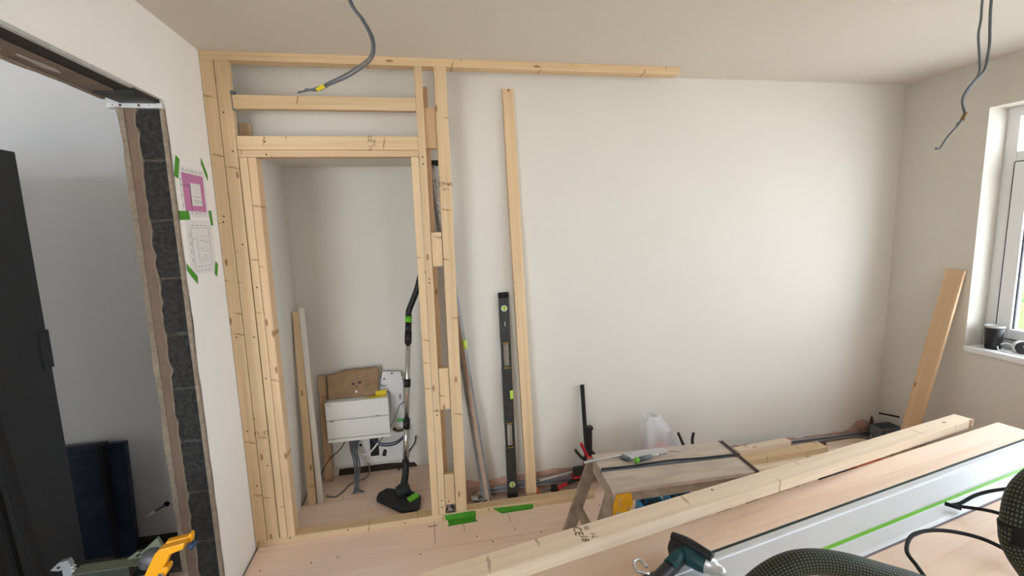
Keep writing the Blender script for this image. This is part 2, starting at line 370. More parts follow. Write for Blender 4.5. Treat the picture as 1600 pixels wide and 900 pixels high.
# back wall with the alcove
b = MB()
b.box((.02, YB, -.05), (XR+.1, 3.1, H), PLASTER)
b.box((-.925, YB, 1.975), (.02, 3.1, H), PLASTER)
b.box((-.925, YB, -.05), (-.79, 3.1, 1.975), PLASTER)
b.box((-.79, 3.0, -.05), (.02, 3.1, 1.975), PLASTER)
struct(b.build('wall_back'))
# strip where the old skirting came off
b = MB(); n = 90
def jag(x): return .11+.02*noise.noise(V((x*5, 0, 0)))+.012*noise.noise(V((x*23, 3, 0)))+(.07*math.exp(-((x-2.93)/.07)**2))
xs = [.03+i*(3.03)/n for i in range(n+1)]
for i in range(n):
    if xs[i] < 3.06: b.prism([(xs[i], YB-.004, 0), (xs[i+1], YB-.004, 0), (xs[i+1], YB-.004, jag(xs[i+1])), (xs[i], YB-.004, jag(xs[i]))], (0, .004, 0), PINKPL)
struct(b.build('trim_1'))
# right wall with window opening
WY0, WY1, WZ0, WZ1 = -1.35, 2.07, .815, 2.148
b = MB()
b.box((XR, -2.3, -.05), (3.3, WY0, H), PLASTER); b.box((XR, WY1, -.05), (3.3, YB, H), PLASTER)
b.box((XR, WY0, -.05), (3.3, WY1, WZ0-.03), PLASTER); b.box((XR, WY0, WZ1), (3.3, WY1, H), PLASTER)
struct(b.build('wall_right'))
b = MB(); b.box((XR-.012, WY0, WZ0-.03), (3.22, WY1, WZ0+.003), UPVC, bev=.006); struct(b.build('trim_2'))
# window
b = MB(); fx0, fx1 = 3.2, 3.27; fb = WZ0+.003
b.box((fx0, 2.01, fb), (fx1, WY1, WZ1), UPVC, bev=.004); b.box((fx0, WY0, fb), (fx1, WY0+.055, WZ1), UPVC, bev=.004)
b.box((fx0+.0015, WY0+.001, 2.093), (fx1-.001, WY1-.001, WZ1-.001), UPVC, bev=.004); b.box((fx0+.0015, WY0+.001, fb+.001), (fx1-.001, WY1-.001, fb+.057), UPVC, bev=.004)
b.box((fx0+.003, WY0+.002, 1.851), (fx1-.003, WY1-.002, 1.908), UPVC, bev=.004)
for y in (1.32, .62, -.08, -.7): b.box((fx0+.0045, y-.035, fb+.002), (fx1-.0045, y+.035, WZ1-.002), UPVC, bev=.004)
win = struct(b.build('window_1'))
for (y0, y1) in ((1.355, 2.01), (.655, 1.285), (-.045, .585), (-.665, -.115), (-1.295, -.735)):
    b = MB(); z0, z1 = .875, 1.851; q = .066
    b.box((3.192, y0, z0), (3.25, y0+q, z1), UPVC, bev=.006); b.box((3.192, y1-q, z0), (3.25, y1, z1), UPVC, bev=.006)
    b.box((3.1935, y0+.001, z0+.001), (3.249, y1-.001, z0+.058), UPVC, bev=.006); b.box((3.1935, y0+.001, z1-.058), (3.249, y1-.001, z1-.001), UPVC, bev=.006)
    for (ya, yb, za, zb) in ((y0-.004, y0, z0, z1), (y1, y1+.004, z0, z1), (y0, y1, z0-.004, z0), (y0, y1, z1, z1+.004)):
        b.box((3.194, ya, za), (3.205, yb, zb), GASKET)
    sash = b.build('window_sash', win)
    for (ya, yb, za, zb) in ((y0+q-.004, y0+q, z0+.06, z1-.06), (y1-q, y1-q+.004, z0+.06, z1-.06)):
        pass
    b = MB(); b.box((3.218, y0+q-.01, z0+.05), (3.222, y1-q+.01, z1-.05), GLASS); b.build('window_pane', sash)
    b = MB(); b.box((3.218, y0+.005, 1.9), (3.222, y1-.005, 2.1), GLASS); b.build('fanlight_pane', win)
    b = MB(); b.box((3.205, y1-q-.006, z0+.052), (3.216, y1-q, z1-.052), GASKET); b.box((3.205, y0+q, z0+.052), (3.216, y0+q+.006, z1-.052), GASKET)
    b.box((3.205, y0+q, z0+.052), (3.216, y1-q, z0+.058), GASKET); b.build('window_gasket', sash)
# left wall with knocked-through opening
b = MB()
b.box((-1.07, 2.02, -.05), (XL, 3.1, H), PLASTERLIT)
b.box((-1.09, -2.3, 2.10), (XL, 2.02, H), PLASTERLIT)
b.box((-1.09, -2.3, -.05), (XL, -.6, 2.10), PLASTERLIT)
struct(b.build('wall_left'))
b = MB(); b.box((-4, 2.56, -.05), (-1.07, 2.66, H), GREYWALL); b.box((-4.1, -2.3, -.05), (-4, 2.66, H), GREYWALL); struct(b.build('wall_far_left'))
b = MB()
b.box((-4.1, -2.4, 2.15), (3.3, -2.3, H), PLASTER); b.box((-1.25, -2.4, -.05), (3.3, -2.3, .85), PLASTER)
for x0, x1 in ((-4.1, -3.7), (-1.25, 1.25), (1.75, 3.3)): b.box((x0, -2.4, -.05 if x0 < -3 else .85), (x1, -2.3, 2.15), PLASTER)  # gaps between these piers are unseen openings added to let in fill light
struct(b.build('wall_rear'))
# jamb: plasterboard skins, adhesive strip, dark blocks with mortar
def wav(z, k, a=.01): return a*noise.noise(V((k, z*6, 0)))+a*.6*noise.noise(V((k+5, z*22, 0)))
b = MB()
def rows(z0, z1, dz):
    n = max(1, int((z1-z0)/dz)); return [z0+(z1-z0)*i/n for i in range(n+1)]
zz = rows(0, 2.068, .03)
for a, c in zip(zz, zz[1:]):
    # room side plasterboard edge
    b.prism([(XL-.012, 2.004, a), (XL, 2.004+wav(a, 1, .006), a), (XL, 2.004+wav(c, 1, .006), c), (XL-.012, 2.004, c)], (0, .02, 0), BOARDEDGE)
    # far side skin
    b.prism([(-1.073+wav(a, 2, .004), 2.0+wav(a, 3), a), (-1.054, 1.999, a), (-1.054, 1.999, c), (-1.073+wav(c, 2, .004), 2.0+wav(c, 3), c)], (0, .03, 0), BOARDEDGE)
    b.prism([(-1.056, 2.006, a), (-1.022+wav(a, 9, .018), 2.006, a), (-1.022+wav(c, 9, .018), 2.006, c), (-1.056, 2.006, c)], (0, .016, 0), BOARDBACK)
    b.prism([(-1.022+wav(a, 9, .018), 2.002, a), (-1.019+wav(a, 9, .02), 2.002, a), (-1.019+wav(c, 9, .02), 2.002, c), (-1.022+wav(c, 9, .018), 2.002, c)], (0, .02, 0), BOARDEDGE)
struct(b.build('trim_3'))
b = MB()
zj = [-.02, .08, .305, .53, .755, .98, 1.205, 1.43, 1.655, 1.88, 2.068]
for a, c in zip(zj, zj[1:]):
    def f(u, v, a=a, c=c):
        z = a+.004+(c-a-.008)*v; x = -1.05+(.113)*u
        return (x, 2.012+.006*noise.noise(V((x*40, z*40, 0)))+(.006 if v in (0, 1) else 0), z)
    b.sheet(f, 10, 16, BLOCK, False)
b.box((-1.06, 2.018, 0), (-.938, 2.024, 2.068), MORTAR)
struct(b.build('trim_4'))
# underside of the knocked opening: steel and board edges
b = MB()
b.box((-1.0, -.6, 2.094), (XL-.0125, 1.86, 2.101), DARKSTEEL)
b.box((-1.078, -.6, 2.088), (-1.0, 1.90, 2.101), RUST)
ys = rows(-.6, 1.95, .04)
for a, c in zip(ys, ys[1:]):
    b.prism([(-1.09, a, 2.084+wav(a, 4, .004)), (-1.09, c, 2.084+wav(c, 4, .004)), (-1.09, c, 2.101), (-1.09, a, 2.101)], (.012, 0, 0), BOARDEDGE)
    if c < 1.84: b.prism([(XL-.012, a, 2.09), (XL-.012, c, 2.09), (XL-.012, c, 2.101), (XL-.012, a, 2.101)], (.012, 0, 0), STEEL)
for (y, x, r) in ((1.12, -1.04, .02), (1.35, -1.03, .03), (1.6, -1.035, .028), (1.45, -1.045, .015)):
    b.prism([(x+(r*.5+.2*r*math.sin(3*t))*math.cos(t)*.7, y+r*2.8*math.sin(t), 2.0865) for t in [i*.5236 for i in range(12)]], (0, 0, .003), DUST)
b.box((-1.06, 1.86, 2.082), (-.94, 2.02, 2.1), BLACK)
struct(b.build('trim_5'))
b = MB()
b.box((-1.105, 1.998, 2.066), (-.923, 2.02, 2.084), STEEL, bev=.001)
for x in (-1.085, -1.06, -1.0, -.965): b.cyl((x, 1.997, 2.075), (x, 2.0, 2.075), .0045 if x > -1.07 and x != -.965 else .002, SCREW, seg=10)
tag(b.build('steel_lintel_plate'), 'pale steel plate with round holes across the top of the dark block jamb', 'metal plate')

# ================================================================== STUD FRAME
fr = thing('stud_wall_frame', 'screwed softwood stud frame with a door-sized opening, standing under the ceiling', 'timber frame', (-.925, YF, 0))
zt = H-.038
timber('top_plate', (-.925, YF, H-.019), (1.392, YF, H-.019), .038, .063, FRONT, PINE, fr)
timber('sole_plate', (-.925, YF, .019), (.90, YF, .019), .038, .063, FRONT, PINE, fr, dots=((.451, .01), (.165, .012), (.744, .0), (1.2, .01)))
U = math.pi/2
timber('stud', (-.8965, YF, .038), (-.8965, YF, zt), .0545, .038, FRONT, PINE, fr, dots=((1.638, 0), (1.612, .005), (1.066, .005), (.59, .005), (.3, -.01)))
timber('stud', (-.8385, YF, .038), (-.8385, YF, zt), .0565, .038, FRONT, PINE, fr, dots=((1.506, -.008), (1.93, -.01), (1.06, -.014), (.4, -.01), (2.1, .01)), stamps=(('CE  15', .575, 0, .026, math.pi/2), ('EII-L', .55, 0, .02, math.pi/2)))
timber('door_trimmer', (-.789, YF, .038), (-.789, YF, 1.94), .0345, .060, FRONT, PINE, fr, dots=((1.3, 0), (.85, .003)))
timber('door_trimmer', (-.752, YF, .038), (-.752, YF, 1.94), .036, .075, FRONT, PINE3, fr)
timber('rail', (-.808, YF, 2.186), (.003, YF, 2.186), .060, .038, FRONT, PINE, fr)
timber('header', (-.808, YF, 2.005), (.003, YF, 2.005), .063, .038, FRONT, PINE, fr, dots=((.12, .006),), stamps=(('CE  15', .585, 0, .026, -U), ('III-L', .605, 0, .02, -U)))
timber('header', (-.808, YF+.001, 1.957), (.003, YF+.001, 1.957), .031, .063, FRONT, PINE3, fr, dots=((.12, -.004),))
timber('door_trimmer', (-.017, YF, .038), (-.017, YF, 1.94), .036, .063, FRONT, PINE, fr)
timber('stud', (.0215, YF, .038), (.0215, YF, zt), .036, .063, FRONT, PINE, fr, dots=((1.902, 0), (1.869, 0), (1.298, .001), (1.278, .001), (.598, 0), (.57, 0), (.082, 0), (.041, 0)))
timber('stud', (.1265, YF, .038), (.1265, YF, zt), .059, .038, FRONT, PINE, fr, stamps=(('EA  CE', 1.77, 0, .024, U), ('L-III', 1.745, 0, .018, U)))
timber('noggin', (.068, YF+.03, 1.985), (.068, YF+.03, 2.18), .056, .036, FRONT, PINE3, fr)
timber('noggin', (.068, YF+.004, 1.397), (.068, YF+.004, 1.571), .052, .036, FRONT, PINE, fr)
timber('noggin', (.068, YF+.004, .633), (.068, YF+.004, .86), .052, .036, FRONT, PINE, fr)
timber('noggin', (.068, YF+.004, .087), (.068, YF+.004, .264), .052, .036, FRONT, PINE, fr, dots=((.02, .01),))
timber('rear_stud', (.045, 2.43, .12), (.045, 2.43, 2.29), .038, .022, FRONT, PINE3, fr)
timber('rear_stud', (-.815, 2.50, .0), (-.815, 2.50, 2.122), .045, .030, FRONT, PINE3, fr)
b = MB(); b.box((-.812, YF-.003, 2.214), (-.798, YF+.03, 2.232), DGREY); b.box((-.81, YF-.002, 2.15), (-.807, YF+.03, 2.22), DGREY); b.build('metal_bracket', fr)
b = MB()
for i in range(26):
    x = random.uniform(.05, .085); y = random.uniform(YF+.006, YF+.03); z = .038+random.uniform(0, .03)
    b.box((x-.008, y-.006, z), (x+.008, y+.006, z+.008), DARKRUB if i % 3 else DUST, rot=Matrix.Rotation(random.uniform(0, 3), 3, V((random.random(), random.random(), 1)).normalized()))
tag(b.build('plaster_rubble'), 'small heap of grey rubble wedged between the studs above the green tape', 'rubble')

# tapes on the floor/sole plate
def tape(pts, ext, label, group=None, name='green_tape'):
    b = MB(); b.prism(pts, ext, GREEN); return tag(b.build(name), label, 'tape', group)
b = MB()
b.prism([(.035, YF-.0012, .001), (.203, YF-.0012, .001), (.204, YF-.0012, .030), (.19, YF-.0012, .034), (.032, YF-.0012, .032)], (0, .0008, 0), GREEN)
b.prism([(.045, YF-.0012, .0006), (.203, YF-.0012, .0006), (.198, YF-.022, .0006), (.206, YF-.05, .0006), (.045, YF-.055, .0006), (.052, YF-.03, .0006)], (0, 0, .0008), GREEN)
tag(b.build('green_tape'), 'green masking tape folded from the sole plate onto the floor below the middle stud', 'tape')
b = MB(); b.prism([(.30, YF-.0012, .030), (.335, YF-.0012, .002), (.53, YF-.0012, .002), (.53, YF-.0012, .024), (.3, YF-.0012, .032)], (0, .0008, 0), GREEN)
b.prism([(.335, YF-.001, .0006), (.53, YF-.001, .0006), (.527, YF-.012, .0006), (.35, YF-.014, .0006)], (0, 0, .0008), GREEN)
tag(b.build('green_tape'), 'green masking tape along the sole plate below the black spirit level', 'tape')

# ================================================================== LEFT WALL PAPERS
def wallpt(y, z, d=.0): return (XL+d, y, z)
def drawing(name, label, kind, y0, y1, z0, z1):
    b = MB(); b.box((XL, y0, z0), (XL+.0005, y1, z1), PAPER)
    def r(u0, v0, u1, v1, m, d=.0009):
        b.box((XL+.0003, y0+(y1-y0)*u0, z0+(z1-z0)*v0), (XL+d, y0+(y1-y0)*u1, z0+(z1-z0)*v1), m)
    if kind == 0:
        r(.1, .12, .9, .88, PINKINK); r(.36, .24, .76, .70, PAPER, .0011)
        r(.12, .63, .36, .64, INK, .0013); r(.33, .12, .34, .66, INK, .0013); r(.36, .24, .365, .7, INK, .0013); r(.76, .24, .765, .7, INK, .0013)
        for v in (.42, .34, .3): r(.45, v, .72, v+.006, INK, .0013)
        for v in (.93, .07): 
            r(.1, v, .9, v+.003, LINEINK)
            for u in (.15, .3, .45, .5, .62, .8): r(u, v+.01, u+.05, v+.022, LINEINK)
        for v in (.2, .4, .6, .7): r(.03, v, .05, v+.05, LINEINK)
    else:
        for (a, c, e, g) in ((.15, .86, .85, .866), (.15, .14, .16, .86), (.84, .14, .85, .86), (.15, .14, .85, .146), (.15, .66, .35, .666), (.35, .2, .355, .66), (.42, .42, .8, .424), (.42, .30, .75, .304), (.42, .24, .75, .244)):
            r(a, c, e, g, LINEINK)
        for k in range(26):
            u = random.uniform(.36, .76); v = random.choice((.7, .62, .58, .47, .33, .27)); r(u, v, u+.03, v+.009, INK if k % 2 else LINEINK)
        for u in (.2, .35, .5, .65): r(u, .9, u+.08, .912, LINEINK); r(u, .06, u+.06, .072, LINEINK)
        for v in (.25, .4, .55, .7): r(.08, v, .1, v+.06, LINEINK)
    return tag(b.build(name), label, 'drawing')
drawing('paper_drawing', 'upper paper with a pink printed panel around a white rectangle, taped to the left wall', 0, 2.058, 2.285, 1.668, 1.868)
drawing('paper_drawing', 'lower white paper with a fine grey line drawing, taped to the left wall', 1, 2.066, 2.295, 1.432, 1.655)
def wtape(pts, label):
    b = MB(); b.prism([(XL+.0015, y, z) for y, z in pts], (.0006, 0, 0), GREEN); tag(b.build('green_tape'), label, 'tape', 'green tapes holding the two drawings')
wtape([(2.022, 1.822), (2.052, 1.905), (2.078, 1.893), (2.05, 1.815)], 'green tape at the top left corner of the pink drawing')
wtape([(2.262, 1.90), (2.268, 1.925), (2.312, 1.86), (2.308, 1.83)], 'green tape at the top right corner of the pink drawing')
wtape([(2.022, 1.655), (2.022, 1.69), (2.10, 1.692), (2.105, 1.657)], 'green tape at the left edge where the two drawings meet')
wtape([(2.28, 1.70), (2.305, 1.70), (2.312, 1.635), (2.29, 1.635)], 'green tape at the right edge where the two drawings meet')
wtape([(2.03, 1.455), (2.03, 1.485), (2.108, 1.425), (2.102, 1.393)], 'green tape at the bottom left corner of the line drawing')
wtape([(2.268, 1.42), (2.29, 1.475), (2.312, 1.46), (2.288, 1.405)], 'green tape at the bottom right corner of the line drawing')

# ================================================================== ALCOVE
def leantimber(name, foot, top, wd, th, m, label, cat, n=FRONT, group=None, **k):
    o = timber(name, foot, top, wd, th, n, m, **k); return tag(o, label, cat, group)
leantimber('timber_batten', (-.726, 2.69, .002), (-.764, 2.88, 1.127), .042, .038, PINE, 'natural pine batten with brown knots leaning in the left of the alcove', 'batten')
leantimber('timber_batten', (-.682, 2.70, .002), (-.732, 2.875, 1.146), .028, .028, WHITEWOOD, 'thin white batten leaning beside the knotted pine one in the alcove', 'batten')
leantimber('timber_board', (-.676, 2.93, .002), (-.674, 2.972, .69), .046, .022, PINE3, 'short pinkish board standing behind the left edge of the white fuse box', 'board')
# back board
b = MB(); b.box((-.645, 2.975, .075), (-.175, 2.998, .645), WHITEPL, bev=.002)
b.box((-.486, 2.973, .12), (-.425, 2.977, .235), WHITEPL); b.cyl((-.472, 2.972, .205), (-.472, 2.976, .205), .009, BLACK)
b.box((-.415, 2.9735, .12), (-.36, 2.9765, .25), BLACK)
b.prism([(-.345, 2.9735, .115), (-.33, 2.9735, .16), (-.31, 2.9735, .15), (-.318, 2.9735, .108)], (0, .002, 0), BLACK)
tag(b.build('white_backboard'), 'white painted board fixed low on the alcove wall behind the fuse box', 'board')
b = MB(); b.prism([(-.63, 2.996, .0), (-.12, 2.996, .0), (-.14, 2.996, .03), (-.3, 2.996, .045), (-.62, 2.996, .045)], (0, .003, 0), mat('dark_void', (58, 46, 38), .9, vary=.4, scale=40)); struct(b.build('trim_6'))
# consumer unit
cu = thing('consumer_unit', 'white plastic fuse box with two closed flaps hung low in the alcove', 'fuse box', (-.458, 2.9, .293))
b = MB(); b.box((-.642, 2.872, .293), (-.272, 2.975, .552), WHITEPL, bev=.008); b.build('box_body', cu)
b = MB(); b.box((-.645, 2.855, .438), (-.269, 2.873, .552), WHITEPL, bev=.006); b.box((-.35, 2.8535, .4405), (-.33, 2.856, .444), GREY)
b.box((-.635, 2.8535, .538), (-.61, 2.8555, .541), LINEINK); b.build('upper_flap', cu)
b = MB(); b.box((-.645, 2.855, .318), (-.269, 2.873, .435), WHITEPL, bev=.006); b.box((-.62, 2.8535, .431), (-.6, 2.856, .436), GREY); b.build('lower_flap', cu)
b = MB(); b.box((-.645, 2.857, .293), (-.269, 2.873, .314), WHITEPL, bev=.004); b.build('bottom_trim', cu)
# cardboard
b = MB(); b.prism([(-.628, 2.915, .555), (-.335, 2.915, .556), (-.322, 2.93, .70), (-.335, 2.93, .738), (-.36, 2.93, .728), (-.55, 2.93, .722), (-.565, 2.93, .712), (-.632, 2.93, .702)], (0, .022, 0), CARD, bev=.001)
for (x, z, w_, h_) in ((-.455, .71, .008, .012), (-.447, .69, .01, .012), (-.449, .668, .008, .012), (-.44, .635, .016, .035), (-.48, .635, .012, .02), (-.46, .615, .006, .02), (-.345, .70, .003, .02), (-.35, .675, .004, .028), (-.40, .645, .006, .012), (-.385, .645, .006, .012), (-.37, .645, .006, .012), (-.40, .62, .006, .014), (-.385, .62, .006, .014), (-.36, .62, .006, .012), (-.345, .62, .006, .012), (-.415, .62, .005, .012)):
    b.box((x-w_/2, 2.9285-(.7-z)*.09, z-h_/2), (x+w_/2, 2.935, z+h_/2), INK)
b.sphere((-.463, 2.914, .59), .009, PAPER, sc=(1, .3, 1))
tag(b.build('cardboard_piece'), 'torn brown cardboard with printed marks standing on top of the fuse box', 'cardboard')
b = MB(); b.prism([(-.332, 2.955, .57), (-.30, 2.957, .69), (-.19, 2.96, .68), (-.178, 2.96, .60), (-.185, 2.955, .44), (-.262, 2.95, .43), (-.262, 2.95, .555)], (0, .004, 0), PAPER)
for (x, z) in ((-.25, .672), (-.3, .64)): b.box((x, 2.949, z), (x+.013, 2.9535, z+.006), INK)
b.box((-.205, 2.949, .5), (-.2, 2.955, .53), INK)
tag(b.build('paper_sheet'), 'crumpled white paper tucked behind the right end of the fuse box', 'paper')
b = MB(); b.prism([(-.42, 2.88, .5535), (-.34, 2.872, .5535), (-.285, 2.885, .5535), (-.28, 2.91, .5535), (-.36, 2.915, .5535)], (0, 0, .002), YLABEL)
b.prism([(-.345, 2.905, .556), (-.283, 2.905, .556), (-.28, 2.912, .585), (-.35, 2.912, .58)], (0, .001, 0), YLABEL)
b.text('flex', .025, Matrix.Translation((-.30, 2.9495, .6)) @ Matrix.Rotation(math.radians(90), 4, 'X'), INK)
tag(b.build('yellow_label'), 'yellow folded label lying on top of the fuse box beside the cardboard', 'label')
# cables below the unit
b = MB()
for k in range(7):
    o_ = random.uniform(-.02, .02); q = random.uniform(-.012, .012)
    b.tube([(-.53+k*.011, 2.93, .30), (-.525+k*.007, 2.90+q, .22), (-.505+k*.005+q, 2.86, .12), (-.50+k*.004, 2.81+o_*.5, .05), (-.485+o_, 2.77+q, .014), (-.475+o_*2, 2.745, .012)], .0045, GREY, seg=8)
for k in range(3):
    b.cyl((-.50+k*.012, 2.745+.01*k, .012), (-.515+k*.02, 2.725, .012), .002, CHROME, seg=6)
tag(b.build('cable_bundle'), 'bundle of grey mains cables hanging from the fuse box to the floor', 'cable')
def cable(pts, r, m, label, name='cable', group=None, seg=8):
    b = MB(); b.tube(pts, r, m, seg=seg); return tag(b.build(name), label, 'cable', group)
cable([(-.54, 2.90, .298), (-.58, 2.88, .24), (-.65, 2.87, .18), (-.70, 2.85, .10), (-.72, 2.85, .03), (-.69, 2.82, .006)], .003, RUBBER, 'thin dark cable drooping left from under the fuse box')
cable([(-.66, 2.76, .006), (-.60, 2.74, .006), (-.56, 2.80, .007), (-.53, 2.86, .012), (-.45, 2.9, .014), (-.42, 2.91, .05), (-.43, 2.93, .10)], .004, GREY, 'grey cable looping on the alcove floor left of the hanging bundle')
cable([(-.455, 2.90, .178), (-.43, 2.88, .182), (-.397, 2.87, .205), (-.35, 2.87, .255)], .0055, WHITEPL, 'short white cable end poking out below the fuse box')
cable([(-.35, 2.87, .255), (-.29, 2.875, .32), (-.225, 2.88, .43), (-.205, 2.89, .48), (-.17, 2.9, .50)], .0035, GREY, 'thin grey cable rising past the right side of the fuse box')
for k, (dz, lab) in enumerate(((0, 'upper dark blue cable looping right under the fuse box'), (-.014, 'lower dark blue cable looping right under the fuse box'))):
    cable([(-.40, 2.93, .285), (-.37, 2.90, .255+dz), (-.31, 2.88, .24+dz), (-.24, 2.88, .245+dz), (-.19, 2.9, .27+dz*.5), (-.16, 2.96, .29)], .005, mat('blue_grey_cable', (62, 66, 92), .5), lab)
cable([(-.12, 2.99, .22), (-.13, 2.97, .18), (-.17, 2.96, .13), (-.21, 2.955, .08), (-.22, 2.96, .03), (-.25, 2.95, .012)], .004, RUBBER, 'black cable hanging behind the vacuum tube')
b = MB(); b.tube([(-.26, 2.96, .30), (-.23, 2.95, .285), (-.19, 2.95, .29), (-.175, 2.955, .30)], .009, mat('brown_sheath', (92, 66, 44), .6), seg=8); tag(b.build('cable_joint'), 'dark brown cable joint right of the fuse box', 'cable joint')
b = MB(); b.prism([(-.235, 2.955, .345), (-.225, 2.953, .362), (-.185, 2.953, .358), (-.18, 2.955, .345)], (0, .003, 0), GTAG); tag(b.build('green_tag'), 'small bright green tag on the wall between fuse box and vacuum tube', 'tag')
# vacuum
vc = thing('vacuum_wand', 'black and chrome vacuum cleaner wand with lime green details standing in the alcove', 'vacuum cleaner', (-.2, 2.6, 0))
b = MB(); b.prism([(-.355, 2.625, .004), (-.345, 2.675, .004), (-.30, 2.715, .004), (-.16, 2.66, .004), (-.095, 2.585, .004), (-.10, 2.50, .004), (-.13, 2.455, .004), (-.18, 2.455, .004)], (0, 0, .032), SOFTBLACK, bev=.008)
fh = b.build('floor_head', vc)
b = MB(); b.prism([(-.175, 2.56, .034), (-.125, 2.60, .034), (-.105, 2.57, .034), (-.155, 2.525, .034)], (0, 0, .014), LIME, bev=.003); b.build('pedal', fh)
b = MB(); b.tube([(-.235, 2.62, .05), (-.205, 2.625, .055), (-.165, 2.64, .06)], .034, SOFTBLACK, seg=14); b.tube([(-.21, 2.63, .055), (-.195, 2.66, .075), (-.183, 2.70, .12), (-.178, 2.72, .19)], .021, SOFTBLACK, seg=14)
b.sphere((-.20, 2.635, .06), .036, SOFTBLACK, sc=(1.2, 1, .9)); b.build('swivel_neck', vc)
B0, B1 = V((-.178, 2.72, .185)), V((-.116, 2.80, 1.0))
def on_w(t): return B0.lerp(B1, t)
b = MB(); b.cyl(on_w(0), on_w(.30), .0175, CHROME); b.build('lower_tube', vc)
b = MB(); b.cyl(on_w(.30), on_w(.90), .0155, CHROME); b.build('upper_tube', vc)
b = MB(); b.cyl(on_w(.25), on_w(.32), .021, BLACK); b.build('tube_clip', vc)
b = MB(); b.cyl(on_w(.56), on_w(.62), .020, BLACK); b.build('tube_clip', vc)
b = MB(); b.cyl(on_w(.88), on_w(.97), .021, BLACK); b.cyl(on_w(.95), on_w(1.04), .019, BLACK); b.build('tube_collar', vc)
b = MB(); b.cyl(on_w(1.04), on_w(1.085), .020, LIME); b.build('green_ring', vc)
b = MB(); t0 = on_w(1.085); b.tube([t0, t0+V((.003, .005, .03)), t0+V((.03, .01, .09)), t0+V((.06, .015, .16)), t0+V((.085, .02, .24)), t0+V((.11, .02, .27))], .018, BLACK, seg=12)
b.build('handle', vc)

# ================================================================== LEANING ON THE BACK WALL
leantimber('timber_stud', (.545, 2.452, .002), (.488, 2.525, 2.314), .060, .038, PINE, 'long loose pine stud leaning upright against the back wall', 'timber')
# black spirit level 1.2 m, leaning
lv = thing('spirit_level', 'black box spirit level with two handle slots leaning upright on the back wall', 'spirit level', (.432, 2.46, 0))
X = (V((.428, 2.525, 1.228))-V((.432, 2.46, 0))).normalized(); Z = (V(FRONT)-X*V(FRONT).dot(X)).normalized(); Y = Z.cross(X)
LM = Matrix((X, Y, Z)).transposed().to_4x4(); LM.translation = V((.432, 2.46, .012))
b = MB(); W2 = .028; LL = 1.21
# body as segments around the two slots
for (a, c) in ((.03, .31), (.45, .78), (.92, LL-.03)): b.box((a, -W2, -.022), (c, W2, 0), LEVELBLACK)
for (a, c) in ((.31, .45), (.78, .92)):
    b.box((a, -W2, -.012), (c, -W2+.012, 0), LEVELBLACK); b.box((a, W2-.012, -.012), (c, W2, 0), LEVELBLACK)
b.box((.03, -W2, -.014), (LL-.03, -W2+.005, .0015), LEVELBLACK); b.box((.03, W2-.005, -.014), (LL-.03, W2, .0015), LEVELBLACK)
b.text('I', .04, Matrix.Translation((1.03, 0, .0006)) @ Matrix.Rotation(-U, 4, 'Z'), ALU)
lvb = b.build('level_body', lv, M=LM.copy())
def lvpart(name, fn):
    b = MB(); fn(b); b.build(name, lvb, M=LM.copy())
for (a, c) in ((.31, .45), (.78, .92)):
    def f(b, a=a, c=c):
        e = .004; g = W2-.012
        b.box((a, -g, -.011), (a+e, g, .002), BLACK); b.box((c-e, -g, -.011), (c, g, .002), BLACK); b.box((a, -g, -.011), (c, -g+e*.4, .002), BLACK); b.box((a, g-e*.4, -.011), (c, g, .002), BLACK)
        b.box((a-.003, -g-.002, .0002), (a, g+.002, .0022), YELLOW); b.box((c, -g-.002, .0002), (c+.003, g+.002, .0022), YELLOW)
    lvpart('handle_slot', f)
lvpart('end_cap', lambda b: b.box((0, -W2-.001, -.024), (.032, W2+.001, .002), RUBBER, bev=.002))
lvpart('end_cap', lambda b: b.box((LL-.032, -W2-.001, -.024), (LL, W2+.001, .002), RUBBER, bev=.002))
def vial(b, x): b.cyl((x, 0, -.005), (x, 0, .002), .018, STEEL); b.cyl((x, 0, 0), (x, 0, .003), .014, NEON); b.box((x-.013, -.002, .002), (x+.013, .002, .0036), INK)
lvpart('end_vial', lambda b: vial(b, .085)); lvpart('end_vial', lambda b: vial(b, 1.12))
lvpart('centre_vial', lambda b: (b.box((.595, -W2-.001, -.02), (.645, -W2+.018, .003), NEON), b.box((.59, -W2, -.015), (.65, -W2+.024, .0015), RUBBER)))
# long aluminium level crossing behind the frame
la = thing('long_straightedge', 'long scuffed grey metal level leaning across the gap behind the studs', 'spirit level', (.295, 2.47, 0))
P0, P1 = V((.299, 2.452, .002)), V((.082, 2.490, 1.925))
timber('level_body', P0, P1, .030, .045, (.72, -.69, 0), LEVELGREY, la, bev=.001)
timber('bottom_edge', P0+V((-.0155, -.012, 0)), P1+V((-.0155, -.012, 0)), .026, .003, (-.69, -.72, 0), mat('pale_brown_edge', (196, 170, 150), .6, .1, vary=.15), la, bev=0)  # pale brown along the whole edge
timber('reflection_strip', P0.lerp(P1, .70)+V((-.0163, -.0127, 0)), P0.lerp(P1, .985)+V((-.0163, -.0127, 0)), .024, .001, (-.69, -.72, 0), mat('speckled_reflection', (222, 220, 214), .4, .2, vary=.5, scale=60), la, bev=0)  # silver reflection on the upper edge, painted as an added strip
b = MB(); q = P0.lerp(P1, .5)+V((.004, -.03, 0)); b.cyl(q+V((0, 0, -.025)), q+V((-.005, 0, .025)), .012, NEON); b.build('vial', la)
b = MB(); q = P1; b.box((q.x-.022, q.y-.035, q.z-.012), (q.x+.022, q.y+.02, q.z+.012), RUBBER, bev=.003); b.build('end_cap', la)
